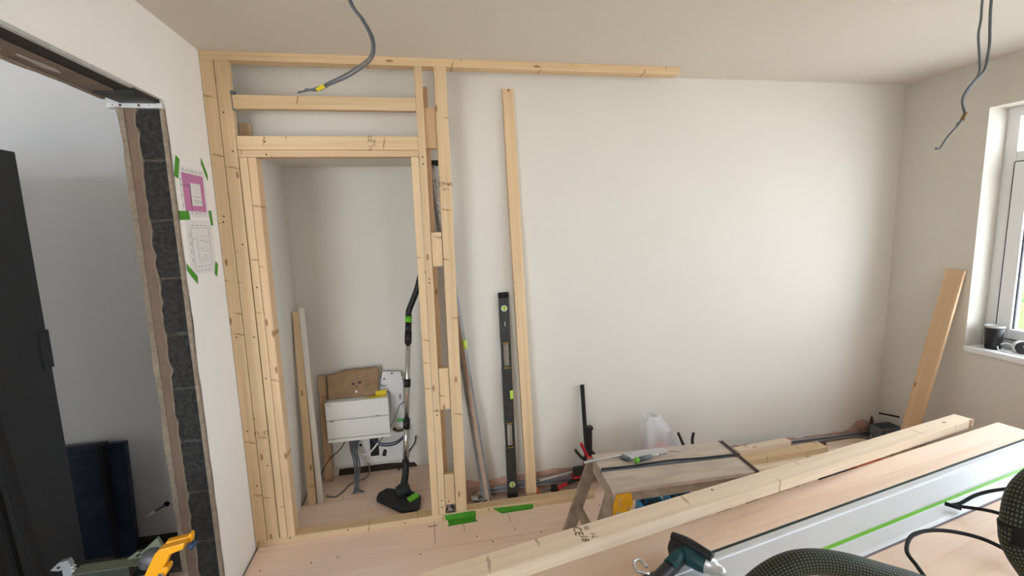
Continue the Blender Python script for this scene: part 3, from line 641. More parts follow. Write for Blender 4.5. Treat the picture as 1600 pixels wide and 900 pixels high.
# debris behind sole plate
b = MB()
for i in range(16):
    x = random.uniform(.195, .29); y = random.uniform(2.45, 2.515); z = random.uniform(.0, .045)
    b.box((x-.02, y-.014, z), (x+.02, y+.014, z+.014), DARKRUB if i % 4 else DUST, rot=Matrix.Rotation(random.uniform(-.6, .6), 3, V((random.random(), random.random(), random.random())).normalized()), bev=.003)
tag(b.build('offcut_heap'), 'crumpled dark offcuts on the floor behind the sole plate, by the level foot', 'offcuts')
# cables along the wall base
for k in range(4):
    zc = .02+.018*k; yc = 2.529-.013*(k % 2)
    pts = [(.2+.03*k, yc, zc*.7)] + [(x, yc+.0015*math.sin(x*3+k), zc+.008*math.sin(x*2.1+k*1.7)+(.012 if x > 1.8 else 0)+(.02 if x > 2.3 else 0)) for x in (.5, .85, 1.2, 1.6, 2.0, 2.35, 2.65, 2.9)] + [(3.02, 2.515-.013*(k % 2), .03+.02*k)]
    cable(pts, .0065, mat('grey_blue_sheath', (150, 150, 156), .5, vary=.1), ('lowest', 'second from lowest', 'second from top', 'topmost')[k]+' grey cable run along the back wall foot', 'mains_cable', 'grey cables along the wall foot')

# clamp standing against wall
cl = thing('bar_clamp', 'black bar clamp with red trigger standing upright against the back wall', 'clamp', (.9, 2.45, 0))
b = MB(); b.box((.884, 2.50, .02), (.908, 2.508, .64), BLACK, rot=Matrix.Rotation(math.radians(2.6), 3, 'Y').transposed() @ Matrix.Rotation(math.radians(2), 3, 'X').transposed(), bev=.001); b.build('bar', cl)
b = MB(); b.box((.886, 2.462, .22), (.925, 2.50, .385), BLACK, bev=.006); b.box((.880, 2.46, .375), (.931, 2.50, .39), BLACK, bev=.003)
b.prism([(.87, 2.45, .16), (.93, 2.45, .15), (.955, 2.45, .21), (.92, 2.45, .25), (.88, 2.45, .25)], (0, .03, 0), BLACK, bev=.005); b.build('slide_body', cl)
b = MB(); b.tube([(.895, 2.45, .20), (.868, 2.44, .26), (.842, 2.43, .315)], .009, RED, seg=10); b.tube([(.885, 2.44, .17), (.9, 2.43, .22)], .016, RED, seg=10); b.build('red_handle', cl)
b = MB(); b.tube([(.88, 2.44, .20), (.84, 2.425, .235), (.80, 2.41, .29)], .009, BLACK, seg=10); b.build('black_handle', cl)
b = MB(); b.box((.80, 2.43, .115), (.88, 2.47, .155), BLACK, bev=.004); b.box((.79, 2.428, .095), (.87, 2.468, .114), RED, bev=.003); b.box((.865, 2.44, .05), (.9, 2.47, .20), RED, bev=.004); b.build('jaw', cl)
c2 = thing('small_clamp', 'small red and black clamp lying behind the end of the sole plate', 'clamp', (.74, 2.46, .03))
b = MB(); b.box((.60, 2.462, .052), (.93, 2.470, .066), ALU, rot=Matrix.Rotation(math.radians(-14), 3, 'Y'), bev=.001); b.build('bar', c2)
b = MB(); b.tube([(.70, 2.45, .035), (.73, 2.45, .055), (.76, 2.45, .062)], .011, RED, seg=10); b.tube([(.76, 2.45, .065), (.81, 2.45, .08), (.85, 2.45, .075)], .010, BLACK, seg=10); b.build('handle', c2)
b = MB(); b.box((.665, 2.435, .015), (.70, 2.475, .055), BLACK, bev=.004); b.build('jaw', c2)
b = MB(); b.box((.84, 2.43, .028), (.89, 2.47, .052), RED, bev=.004); b.build('jaw_pad', c2)
b = MB(); b.tube([(.58, 2.48, .045), (.585, 2.478, .02), (.60, 2.475, .006)], .007, mat('orange_plastic', (225, 105, 60), .5), seg=8); tag(b.build('orange_plug'), 'small orange plug on the floor right of the long leaning stud', 'plug')
# timber on the wall side of the clamp: thin grey trim strip
b = MB(); b.box((.60, 2.485, .10), (.96, 2.50, .108), STEEL, rot=Matrix.Rotation(math.radians(-7), 3, 'Y'), bev=.001); tag(b.build('metal_strip'), 'thin pale metal strip lying sloped over the wall cables behind the clamp', 'metal strip')

# ================================================================== STEP PLATFORM
PZ = .45
pl = thing('step_platform', 'paint-stained wooden step platform with splayed legs and yellow corner bracket', 'platform', (1.09, 1.88, 0))
def plank(name, pts, th, m): b = MB(); b.prism([(x, y, PZ) for x, y in pts], (0, 0, -th), m, bev=.002); return b.build(name, pl)
plank('top_plank', [(.765, 2.05), (1.448, 2.018), (1.437, 1.872), (.752, 1.90)], .018, OLDWOOD)
plank('top_plank', [(.750, 1.885), (1.437, 1.858), (1.425, 1.72), (.737, 1.732)], .018, OLDWOOD)
b = MB(); b.prism([(.75, 1.883, PZ+.0005), (1.44, 1.872, PZ+.0005), (1.44, 1.885, PZ+.0005), (.752, 1.905, PZ+.0005)], (0, 0, -.006), DGREY); b.build('grip_strip', pl)
for dx in (0, .014):
    b = MB(); b.prism([(1.424+dx, 1.718, PZ+.003), (1.430+dx, 1.718, PZ+.003), (1.454+dx, 2.02, PZ+.003), (1.448+dx, 2.02, PZ+.003)], (0, 0, -.022), mat('dark_edging', (96, 80, 74), .6)); b.build('end_edging', pl)
for (y0, y1) in ((1.735, 1.757), (2.018, 2.04)):
    b = MB(); b.box((.76, y0, PZ-.062), (1.42, y1, PZ-.018), OLDDARK, bev=.002); b.build('side_rail', pl)
b = MB(); b.prism([(.742, 1.735, PZ-.018), (.765, 1.735, PZ-.018), (.785, 2.045, PZ-.018), (.762, 2.045, PZ-.018)], (0, 0, -.06), OLDWOOD, bev=.002); b.build('end_rail', pl)
b = MB(); b.box((1.40, 1.74, PZ-.078), (1.42, 2.02, PZ-.018), OLDWOOD, bev=.002); b.build('end_rail', pl)
for (x, y, sx, dxy) in ((.768, 2.035, -.36, 0), (.745, 1.748, -.30, 0), (1.41, 2.02, .2, 0), (1.41, 1.75, .2, 0)):
    timber('leg', (x, y-.011, PZ-.018), (x+sx*(PZ-.018), y-.011, 0.004), .055, .022, FRONT, OLDDARK, pl, bev=.002)
timber('leg_brace', (.676, 2.03, .19), (.668, 1.75, .19), .05, .018, (-1, 0, .2), OLDDARK, pl)
timber('leg_brace', (1.47, 2.03, .11), (1.47, 1.75, .11), .05, .018, (1, 0, .2), OLDDARK, pl)
b = MB()
b.prism([(.757, 1.733, PZ-.02), (.825, 1.733, PZ-.02), (.835, 1.733, PZ-.07), (.815, 1.733, PZ-.115), (.77, 1.733, PZ-.135), (.74, 1.733, PZ-.13), (.742, 1.733, PZ-.07)], (0, -.003, 0), YELLOW, bev=.0008)
for (x, z) in ((.775, .405), (.775, .385), (.76, .345), (.772, .345), (.81, .36)): b.cyl((x, 1.731, z), (x, 1.728, z), .005, ALU, seg=10)
b.build('corner_bracket', pl)
# things on the platform
b = MB(); b.prism([(.700, 1.972, PZ+.001), (.70, 1.988, PZ+.001), (.90, 2.015, PZ+.001), (1.05, 2.022, PZ+.001), (1.05, 2.014, PZ+.001), (.90, 1.995, PZ+.001)], (0, 0, .004), ALU)
tag(b.build('steel_rule'), 'long thin steel rule overhanging the left back edge of the step platform', 'ruler')
sp = thing('filling_knife', 'wide grey steel scraper blade lying on the step platform', 'scraper', (1.0, 1.97, PZ))
b = MB(); b.prism([(.893, 1.975, PZ+.004), (.905, 1.99, PZ+.004), (1.11, 2.022, PZ+.004), (1.145, 2.0, PZ+.004), (1.13, 1.965, PZ+.004), (.925, 1.948, PZ+.004)], (0, 0, .003), ALU); b.build('blade', sp)
b = MB(); b.prism([(.885, 1.97, PZ+.001), (.90, 1.99, PZ+.001), (.925, 1.945, PZ+.001), (.91, 1.935, PZ+.001)], (0, 0, .018), DGREY, bev=.002); b.build('back_spine', sp)
sd = thing('screwdriver', 'dark handled screwdriver with bright green end lying in front of the scraper', 'screwdriver', (1.0, 1.935, PZ))
b = MB(); b.cyl((.955, 1.925, PZ+.014), (1.03, 1.94, PZ+.014), .012, DGREY, r1=.010); b.build('handle', sd)
b = MB(); b.sphere((.945, 1.922, PZ+.014), .014, LIME); b.build('handle_end', sd)
b = MB(); b.cyl((1.03, 1.94, PZ+.014), (1.085, 1.951, PZ+.012), .003, CHROME, seg=8); b.build('shaft', sd)
b = MB(); b.prism([(1.15, 1.985, PZ+.001), (1.22, 2.0, PZ+.001), (1.30, 1.99, PZ+.001), (1.22, 1.975, PZ+.001), (1.19, 1.965, PZ+.001)], (0, 0, .003), DUST); tag(b.build('white_splinter'), 'thin pale sliver beside the scraper tip on the step platform', 'offcut')
b = MB(); b.tube([(.757, 1.90, PZ+.006), (.9, 1.893, PZ+.006), (1.1, 1.894, PZ+.007), (1.25, 1.88, PZ+.006), (1.43, 1.872, PZ+.006)], .004, BLACK, seg=8); tag(b.build('black_strap'), 'flat black strap lying along the joint of the platform planks', 'strap')
# blue tubs under the platform
def tub(x0, x1, y0, y1, label):
    t = thing('screw_tub', label, 'tub', ((x0+x1)/2, (y0+y1)/2, 0))
    b = MB(); h = .075; q = .006
    b.box((x0, y0, 0), (x1, y1, q), BLUE); b.box((x0, y0, 0), (x1, y0+q, h), BLUE, bev=.001); b.box((x0, y1-q, 0), (x1, y1, h), BLUE, bev=.001); b.box((x0, y0, 0), (x0+q, y1, h), BLUE, bev=.001); b.box((x1-q, y0, 0), (x1, y1, h), BLUE, bev=.001); b.build('tub_body', t)
    b = MB()
    for i in range(70):
        p = V((random.uniform(x0+.015, x1-.015), random.uniform(y0+.015, y1-.015), random.uniform(.05, .075))); d = V((random.uniform(-1, 1), random.uniform(-1, 1), random.uniform(-.2, .2))).normalized()*.018
        b.cyl(p-d*.5, p+d*.5, .002, DARKSTEEL, r1=.0035, seg=5)
    o = b.build('screws', t); o['kind'] = 'stuff'
tub(1.08, 1.215, 2.10, 2.21, 'bright blue open tub of screws under the platform, the left one')
tub(1.26, 1.40, 2.12, 2.235, 'bright blue open tub of screws under the platform, the right one')

# clear bag with pink inside, on floor by wall
def bagf(u, v):
    a = 2*math.pi*u; h = v; r = .165*(1-.72*h**1.8)*(1+.12*noise.noise(V((math.cos(a)*2, math.sin(a)*2, v*3))))
    x = 1.37-.10*h+math.cos(a)*r*1.15; y = 2.385+math.sin(a)*r*.62+.02*h; z = .45*h+.02*noise.noise(V((u*6, v*6, 1)))*h
    return (x, y, max(z, .003))
bg_ = thing('plastic_bag', 'clear plastic bag with pink contents slumped by the back wall', 'bag', (1.38, 2.40, 0))
b = MB(); b.sheet(bagf, 36, 22, FILM); b.build('bag_skin', bg_)
b = MB(); b.sphere((1.35, 2.40, .20), .10, mat('pink_wool', (236, 130, 142), .9, vary=.2, scale=40), sc=(1.15, .6, .95)); b.build('pink_contents', bg_)
b = MB(); b.sheet(lambda u, v: (1.24+.20*u-.02*v, 2.37+.02*math.sin(u*5), .25+.17*v*(1-.55*u)+.02*math.sin(u*9)), 14, 8, PAPER); b.build('paper_insert', bg_)
# cutters
ct = thing('snips', 'pair of long black handled cutters sticking up behind the step platform', 'cutters', (1.49, 2.31, 0))
b = MB(); b.tube([(1.484, 2.30, .135), (1.455, 2.311, .24), (1.427, 2.316, .297), (1.398, 2.32, .364)], .008, BLACK, seg=10); b.build('handle', ct)
b = MB(); b.tube([(1.484, 2.30, .135), (1.495, 2.311, .24), (1.489, 2.316, .297), (1.491, 2.32, .322), (1.498, 2.32, .354)], .008, BLACK, seg=10); b.build('handle', ct)
b = MB(); b.prism([(1.472, 2.296, .145), (1.496, 2.296, .145), (1.492, 2.296, .01), (1.484, 2.296, .002), (1.476, 2.296, .01)], (0, .008, 0), ALU, bev=.001); b.build('blades', ct)

# timber offcuts on the floor right of the platform
def offcut(name, c0, c1, wd, th, m, label, tilt=0): return tag(timber(name, c0, c1, wd, th, (0, -tilt, 1), m), label, 'offcut')
offcut('timber_offcut', (1.84, 2.40, .165), (2.25, 2.435, .165), .05, .038, PINE2, 'short pine offcut on top of the stack beside the platform')
offcut('timber_offcut', (1.80, 2.365, .127), (2.47, 2.39, .127), .085, .038, PINE, 'pine offcut in the middle of the stack, beneath the short one')
offcut('timber_offcut', (1.78, 2.33, .089), (2.6, 2.34, .089), .10, .044, PINE2, 'wide pale offcut lower in the stack beside the platform')
offcut('timber_offcut', (1.75, 2.28, .045), (2.6, 2.28, .045), .12, .045, PINE3, 'lowest wide pinkish offcut on the floor under the stack')
offcut('timber_offcut', (1.70, 2.16, .04), (2.45, 2.19, .04), .07, .038, PINE2, 'pale stud offcut on the floor in front of the stack')
offcut('timber_offcut', (1.72, 2.47, .03), (2.35, 2.49, .03), .05, .028, PINE3, 'narrow pinkish offcut on the floor close to the back wall')
b = MB(); b.prism([(2.52, 2.42, .055), (2.60, 2.49, .085), (2.88, 2.49, .085), (2.88, 2.36, .06), (2.70, 2.33, .05)], (0, 0, -.012), PLY); tag(b.build('plywood_scrap'), 'upper plywood scrap on the floor near the right corner', 'plywood scrap')
b = MB(); b.prism([(2.50, 2.33, .036), (2.58, 2.44, .036), (2.87, 2.40, .036), (2.87, 2.20, .036), (2.60, 2.24, .036)], (0, 0, -.012), PLY); tag(b.build('plywood_scrap'), 'lower plywood scrap poking out beneath the other near the right corner', 'plywood scrap')
b = MB(); b.prism([(2.28, 2.45, .03), (2.34, 2.50, .03), (2.56, 2.49, .03), (2.5, 2.41, .03)], (0, 0, -.012), PINE3); tag(b.build('plywood_scrap'), 'small brown plywood scrap against the cables, left of the larger scraps', 'plywood scrap')
cable([(2.45, 2.44, .11), (2.58, 2.43, .12), (2.75, 2.42, .125), (2.85, 2.38, .115), (2.91, 2.31, .06), (2.93, 2.25, .012)], .008, mat('brown_flex', (92, 78, 72), .6), 'dark brown flex lying across the plywood scraps', 'flex')
gt = thing('drill_bit_holder', 'silver and black hole cutter lying at the right end of the platform', 'cutter', (1.66, 2.2, .1))
b = MB(); b.cyl((1.585, 2.18, .215), (1.62, 2.20, .215), .018, STEEL); b.build('cutter_head', gt)
b = MB(); b.cyl((1.61, 2.19, .20), (1.76, 2.26, .215), .010, BLACK, r1=.007); b.tube([(1.59, 2.2, .23), (1.61, 2.22, .25), (1.63, 2.2, .235)], .006, BLACK, seg=8); b.build('shank', gt)
offcut('timber_offcut', (1.55, 2.20, .19), (1.72, 2.24, .19), .16, .19, PINE3, 'square block end under the hole cutter')
# grey box in corner
gb = thing('grey_back_box', 'small dark grey plastic box on the floor in the right corner', 'box', (3.0, 2.42, 0))
b = MB(); x0, x1, y0, y1, h, q = 2.90, 3.05, 2.36, 2.455, .185, .006
b.box((x0, y0, 0), (x1, y1, q), DGREY); b.box((x0, y0, 0), (x1, y0+q, h), DGREY, bev=.001); b.box((x0, y1-q, 0), (x1, y1, h), DGREY, bev=.001); b.box((x0, y0, 0), (x0+q, y1, h), DGREY, bev=.001); b.box((x1-q, y0, 0), (x1, y1, h), DGREY, bev=.001)
b.box(((x0+x1)/2-.004, y0, .02), ((x0+x1)/2+.004, y1, h-.01), DGREY)
b.box((x0-.003, y0-.003, h-.012), (x1+.003, y0+.002, h), DGREY); gbb = b.build('box_body', gb)
b = MB(); b.box((x0+.03, y0-.005, .08), (x0+.05, y0-.001, .1), BLACK); b.build('knockout', gbb)
cable([(2.97, 2.50, .155), (2.93, 2.47, .15), (2.90, 2.44, .10), (2.90, 2.42, .04), (2.92, 2.41, .01)], .003, WHITEPL, 'thin white cable looping down left of the grey corner box')
b = MB(); b.cyl((3.0, 2.47, .243), (3.072, 2.40, .238), .006, SCREW, seg=8); b.sphere((2.998, 2.472, .243), .007, SCREW); tag(b.build('wall_bolt'), 'dark bolt sticking out of the right wall above the grey box', 'bolt')
b = MB(); b.prism([(2.985, 2.525, .12), (3.0, 2.525, .2), (3.015, 2.525, .16), (3.01, 2.525, .11)], (0, .008, 0), mat('rust_brown', (96, 70, 60), .9)); tag(b.build('pipe_clip'), 'rusty brown clip low on the back wall by the corner', 'clip')
# plank against the right wall
leantimber('timber_plank', (2.86, 2.215, .003), (3.047, 2.142, 1.257), .092, .020, PINE3, 'wide pinkish pine plank leaning against the right wall beside the window', 'plank', n=(-1, -.1, 0))

# ================================================================== WINDOW SILL THINGS
SZ = WZ0+.0035
cp = thing('travel_cup', 'black insulated cup with metal rim standing on the window sill', 'cup', (3.13, 1.975, SZ))
b = MB(); b.lathe((3.13, 1.975, SZ), (0, 0, 1), [(0, 0), (0, .032), (.004, .034), (.06, .037), (.125, .0415), (.125, .039), (.02, .032), (.02, 0)], BLACK); cb = b.build('cup_body', cp)
b = MB(); b.lathe((3.13, 1.975, SZ), (0, 0, 1), [(.122, .0395), (.122, .0425), (.133, .043), (.135, .041), (.13, .0385), (.1, .036)], STEEL); b.build('metal_rim', cb)
sm = thing('small_camera', 'white round device with a glossy black face lying on the window sill', 'camera', (3.15, 1.86, SZ))
b = MB(); b.lathe((3.165, 1.885, SZ+.036), (-.55, -.83, 0), [(0, 0), (.0, .022), (.012, .032), (.04, .035), (.045, .034)], WHITEPL); b.build('shell', sm)
b = MB(); b.lathe((3.165, 1.885, SZ+.036), (-.55, -.83, 0), [(.043, .034), (.047, .031), (.050, 0)], BLACK); b.sphere((3.14, 1.845, SZ+.042), .005, WHITEPL); b.build('lens_face', sm)
cable([(3.165, 1.905, SZ+.03), (3.15, 1.93, SZ+.04), (3.12, 1.945, SZ+.025), (3.11, 1.93, SZ+.004), (3.10, 1.88, SZ+.004), (3.09, 1.8, SZ+.004), (3.12, 1.7, SZ+.004)], .003, WHITEPL, 'white cable curling on the sill between cup and camera')
# ================================================================== CEILING CABLES
lc = thing('ceiling_cable', 'twin grey cable with yellow tape hanging from the ceiling in front of the frame', 'cable', (-.17, 1.3, H))
b = MB(); b.tube([(-.175, 1.28, H), (-.155, 1.29, 2.25), (-.149, 1.3, 2.17), (-.122, 1.3, 2.126), (-.104, 1.3, 2.089), (-.1, 1.3, 2.058), (-.113, 1.3, 2.031), (-.162, 1.3, 1.997), (-.211, 1.3, 1.972), (-.24, 1.3, 1.958), (-.29, 1.3, 1.945)], .0028, GREY, seg=8); b.build('cable_core', lc)
b = MB(); b.tube([(-.17, 1.285, H), (-.15, 1.295, 2.25), (-.144, 1.306, 2.17), (-.116, 1.306, 2.126), (-.098, 1.306, 2.089), (-.095, 1.306, 2.056), (-.11, 1.306, 2.026), (-.16, 1.306, 1.991), (-.211, 1.304, 1.967), (-.24, 1.304, 1.953), (-.272, 1.3, 1.953)], .0028, GREY, seg=8); b.build('cable_core', lc)
b = MB(); b.tube([(-.225, 1.302, 1.963), (-.245, 1.302, 1.953)], .0055, YLABEL, smooth=0, seg=10); b.build('tape_wrap', lc)
rc = thing('ceiling_cable', 'two thin dark cables hanging down from the ceiling near the window', 'cable', (1.9, 1.3, H))
b = MB(); b.tube([(1.86, 1.3, H), (1.85, 1.3, 2.281), (1.852, 1.3, 2.222), (1.848, 1.3, 2.172), (1.862, 1.3, 2.102), (1.866, 1.3, 2.051), (1.82, 1.3, 1.995), (1.808, 1.3, 1.96), (1.822, 1.3, 1.912), (1.759, 1.3, 1.843), (1.735, 1.3, 1.81), (1.716, 1.3, 1.807)], .0035, DGREY, seg=8); b.build('cable_core', rc)
b = MB(); b.tube([(1.90, 1.3, H), (1.887, 1.3, 2.283), (1.892, 1.3, 2.204), (1.898, 1.3, 2.144), (1.892, 1.3, 2.073), (1.87, 1.303, 2.04), (1.83, 1.303, 1.997), (1.814, 1.303, 1.96), (1.828, 1.303, 1.915), (1.80, 1.303, 1.885)], .0042, DGREY, seg=8); b.build('cable_core', rc)
b = MB(); b.tube([(1.829, 1.3, 1.925), (1.815, 1.3, 1.90)], .0062, mat('brown_tape', (140, 112, 70), .6), smooth=0, seg=8); b.build('tape_wrap', rc)

# ================================================================== WORKBENCH
TZ = .60
D = V((math.cos(math.radians(10.2)), math.sin(math.radians(10.2)), 0)); Nn = V((-D.y, D.x, 0))
# ply sheet base point: back edge line through (0.623,1.242)
def bp(u, v, z=0): p = V((.623, 1.242, TZ+z)) + D*u + Nn*v; return (p.x, p.y, p.z)
def bench_sheet(name, u0, u1, v0, v1, z0, z1, m):
    c0 = V(bp(u0, (v0+v1)/2, z1)); c1 = V(bp(u1, (v0+v1)/2, z1)); return timber(name, c0, c1, abs(v1-v0), z1-z0, (0, 0, 1), m, bev=.0015)
tag(bench_sheet('plywood_sheet', -.72, 1.99, -1.0, -.004, -.027, -.009, PLY), 'large pinkish plywood sheet lying flat on the trestles under the guide rail', 'plywood')
tag(bench_sheet('plywood_strip', -.72, 2.03, -.130, .0, -.009, 0, PLY), 'narrow cut plywood strip lying behind the guide rail', 'plywood')
# guide rail
gr = thing('guide_rail', 'long silver saw guide rail with a green stripe lying on the plywood', 'guide rail', bp(0, -.24))
def railpart(name, v0, v1, z0, z1, m, u0=-.70, u1=2.2):
    c0 = V(bp(u0, (v0+v1)/2+.009, z1-.009)); c1 = V(bp(u1, (v0+v1)/2+.009, z1-.009)); return timber(name, c0, c1, abs(v1-v0), z1-z0, (0, 0, 1), m, gr, bev=.0004)
# profile
pr = [(-.150, .0), (-.150, .006), (-.158, .0065), (-.166, .0065), (-.167, .010), (-.172, .011), (-.178, .0105), (-.180, .0065), (-.255, .0062), (-.262, .0072), (-.270, .0072), (-.277, .0062), (-.318, .006), (-.327, .005), (-.330, 0)]
b = MB(); b.prism([bp(-.70, v+.009, z-.0085) for v, z in pr], D*2.90, RAILALU); b.build('rail_profile', gr)
railpart('rubber_edge', -.152, -.1405, .0, .0064, mat('dark_green_rubber', (42, 54, 42), .7))
railpart('green_strip', -.2745, -.2625, .0070, .0082, LIME)
railpart('rubber_edge', -.335, -.3302, .0, .003, mat('grey_lip', (120, 106, 112), .7))
# beam
A = V((2.546, 1.688, TZ)); Bq = V((.0143, 1.028, .757)); dr = (A-Bq).normalized(); A0 = A-dr*3.2
o = timber('timber_beam', A0, A, .074, .039, (0, 0, 1), PINE2, dots=((1.5, .02),), stamps=(('CE', 3.2-2.235, .017, .034, -U-.35), ('III:', 3.2-2.205, .018, .022, -U-.35), ('18', 3.2-2.235, -.017, .030, -U-.35), ('I-L', 3.2-2.205, -.018, .022, -U-.35)))
tag(o, 'long thick pale timber beam lying behind the plywood across the trestles', 'timber')
# trestles
def trestle(u, label):
    c = bp(u, -.35, -.018); t = thing('sawhorse', label, 'sawhorse', (c[0], c[1], 0))
    p0, p1 = V(bp(u, .16, -.04)), V(bp(u, -.95, -.04)); timber('top_bar', p0, p1, .05, .075, (0, 0, 1), OLDWOOD, t)
    b = MB(); q = V(bp(u, .11, -.03)); b.box((q.x-.035, q.y-.045, .56), (q.x+.035, q.y+.045, .572 if u < 1 else .577), OLDWOOD); b.build('packer', t)
    for vv in (.08, -.88):
        for s in (-1, 1):
            a = V(bp(u+.02*s, vv, -.09)); f = V(bp(u+.20*s, vv+(.05 if vv > 0 else -.05), 0)); f.z = .003
            timber('leg', a, f, .055, .028, tuple(D*s), OLDWOOD, t)
    return t
trestle(.30, 'grey wooden sawhorse under the left part of the plywood and beam')
trestle(1.60, 'grey wooden sawhorse under the right end of the plywood and beam')
bs = thing('box_stool', 'small wooden box stool holding up the left end of the long beam', 'stool', (-.35, .93, 0))
b = MB(); b.box((-.50, .82, .70), (-.20, 1.04, .722), OLDWOOD, bev=.002); b.build('seat', bs)
for x in (-.49, -.22): b = MB(); b.box((x, .83, .002), (x+.018, 1.03, .70), OLDDARK, bev=.002); b.build('side_panel', bs)
# boxes glimpsed under the beam
b = MB(); b.box((1.55, 1.62, 0), (1.80, 1.82, .20), DUST, bev=.004); tag(b.build('white_carton'), 'pale carton on the floor glimpsed below the beam', 'carton')
b = MB(); b.box((2.30, 1.85, 0), (2.75, 2.05, .20), BROWNRED, bev=.004); tag(b.build('red_brown_case'), 'red-brown case on the floor below the right end of the beam', 'case')
b = MB(); b.box((2.08, 1.83, 0), (2.28, 2.03, .18), SOFTBLACK, bev=.006); tag(b.build('black_case'), 'small black case on the floor left of the red-brown one', 'case')
cable([(1.75, 1.92, .012), (1.85, 2.02, .03), (2.0, 2.0, .05), (1.98, 1.88, .03), (1.84, 1.87, .02), (1.83, 1.98, .03), (1.96, 2.04, .045), (2.06, 1.97, .04)], .007, mat('brown_flex', (92, 78, 72), .6), 'coil of dark flex on the floor below the beam', 'flex')
uc = thing('long_clamp', 'orange and black clamp on the floor glimpsed between beam and plywood', 'clamp', (.9, 1.7, 0))
b = MB(); b.box((.56, 1.80, .008), (.86, 1.825, .03), mat('orange_plastic', (225, 105, 60), .5), bev=.003); b.build('bar', uc)
for x in (.50, .83):
    b = MB(); b.box((x, 1.785, .004), (x+.07, 1.84, .047), BLACK, bev=.004); b.build('jaw', uc)

# drill on the bench
dl = thing('cordless_drill', 'teal and black cordless drill lying on its side on the plywood', 'drill', (.68, 1.09, TZ+.01))
def L3(a, b_, t): return V(a).lerp(V(b_), t)
ax0, ax1 = V((.672, 1.135, TZ+.048)), V((.735, 1.035, TZ+.042)); T = (ax1-ax0).normalized()
b = MB(); b.lathe(ax0, T, [(0, 0), (0, .018), (.006, .028), (.05, .032), (.09, .030), (.105, .026)], TEAL); b.build('motor_housing', dl)
b = MB(); b.lathe(ax0-T*.004, T, [(0, .008), (0, .02), (.008, .031), (.04, .034), (.045, .033)], BLACK); 
sd_ = T.cross(V((0, 0, 1))).normalized()
b.tube([ax0+V((0, 0, .026))+T*.0, ax0+V((0, 0, .034))+T*.05, ax1+V((0, 0, .028))], .013, BLACK, seg=10); b.build('rubber_shell', dl)
b = MB(); b.box(tuple(ax0+T*.045+V((-.012, -.034, .012))), tuple(ax0+T*.045+V((.012, -.028, .018))), BLACK); b.box(tuple(ax0+T*.045+V((-.012, -.036, .0))), tuple(ax0+T*.045+V((.012, -.03, .006))), BLACK); b.build('vent', dl)
b = MB(); b.lathe(ax0+T*.105, T, [(0, .026), (.0, .024), (.02, .022), (.024, .016), (.04, .015), (.05, .008), (.05, 0)], ALU); b.build('chuck', dl)
hb = ax0+T*.04; he = V((.53, 1.01, TZ+.03))
b = MB(); b.tube([hb, hb.lerp(he, .5), he], .02, BLACK, seg=12); b.tube([hb+V((.0, 0, .01)), hb.lerp(he, .45)+V((0, 0, .008))], .018, TEAL, smooth=0, seg=12); b.build('handle', dl)
b = MB(); b.box((.43, .93, TZ+.0), (.52, 1.02, TZ+.062), BLACK, rot=Matrix.Rotation(.3, 3, 'Z'), bev=.008); b.build('battery', dl)
b = MB(); b.tube([(.545, 1.03, TZ+.06), (.515, 1.045, TZ+.064), (.522, 1.075, TZ+.066), (.545, 1.08, TZ+.064), (.55, 1.055, TZ+.06)], .004, ALU, seg=8, smooth=3); b.build('belt_hook', dl)

# hose
hs = thing('extractor_hose', 'thick green-black braided hose arching over the front of the plywood', 'hose', (.9, .75, TZ))
b = MB(); hp = [(.565, .745, .70), (.60, .752, .80), (.647, .752, .848), (.70, .744, .880), (.753, .735, .888), (.817, .721, .879), (.894, .703, .855), (.983, .682, .822), (1.06, .65, .77), (1.15, .58, .72), (1.17, .50, .75), (1.09, .50, .86), (1.03, .54, .95), (1.0, .56, 1.01), (1.0, .565, 1.055), (1.03, .575, 1.10), (1.09, .57, 1.13), (1.17, .54, 1.12), (1.25, .48, 1.05)]
b.tube(hp, .0245, HOSE, seg=28, smooth=10); b.build('hose_sleeve', hs)
b = MB(); b.tube([(1.0, .559, 1.02), (.999, .562, 1.035), (1.0, .565, 1.05)], .027, RUBBER, seg=20, smooth=4); b.build('strap', hs)
b = MB(); b.tube([(.50, .745, TZ+.02), (.55, .745, .66), (.57, .745, .71)], .028, BLACK, seg=20); b.build('hose_cuff', hs)
# cables on bench
pc = thing('power_lead', 'black power lead looping on the plywood in front of the guide rail', 'power lead', (1.45, .95, TZ))
b = MB(); b.tube([(1.29, .90, TZ+.008), (1.31, .94, TZ+.012), (1.335, .99, TZ+.02), (1.41, 1.03, TZ+.03), (1.50, 1.02, TZ+.035), (1.58, .97, TZ+.03), (1.60, .90, TZ+.02), (1.56, .84, TZ+.01)], .0055, RUBBER, seg=10); b.build('lead', pc)
ph = thing('hose_power_cable', 'black cable springing from the rail up towards the braided hose', 'power lead', (1.68, 1.1, TZ))
b = MB(); b.tube([(1.70, 1.135, TZ+.014), (1.73, 1.13, TZ+.02), (1.79, 1.125, TZ+.045), (1.85, 1.10, TZ+.07), (1.95, 1.06, TZ+.09), (2.1, .98, TZ+.10)], .0055, RUBBER, seg=10); b.build('lead', ph)
b = MB(); b.tube([(1.70, 1.135, TZ+.014), (1.72, 1.11, TZ+.02), (1.74, 1.05, TZ+.04), (1.73, .97, TZ+.06), (1.70, .88, TZ+.07)], .0055, RUBBER, seg=10); b.build('lead', ph)
b = MB(); b.cyl((1.685, 1.145, TZ+.016), (1.712, 1.115, TZ+.013), .007, RUBBER, seg=8); b.build('cable_tie', ph)

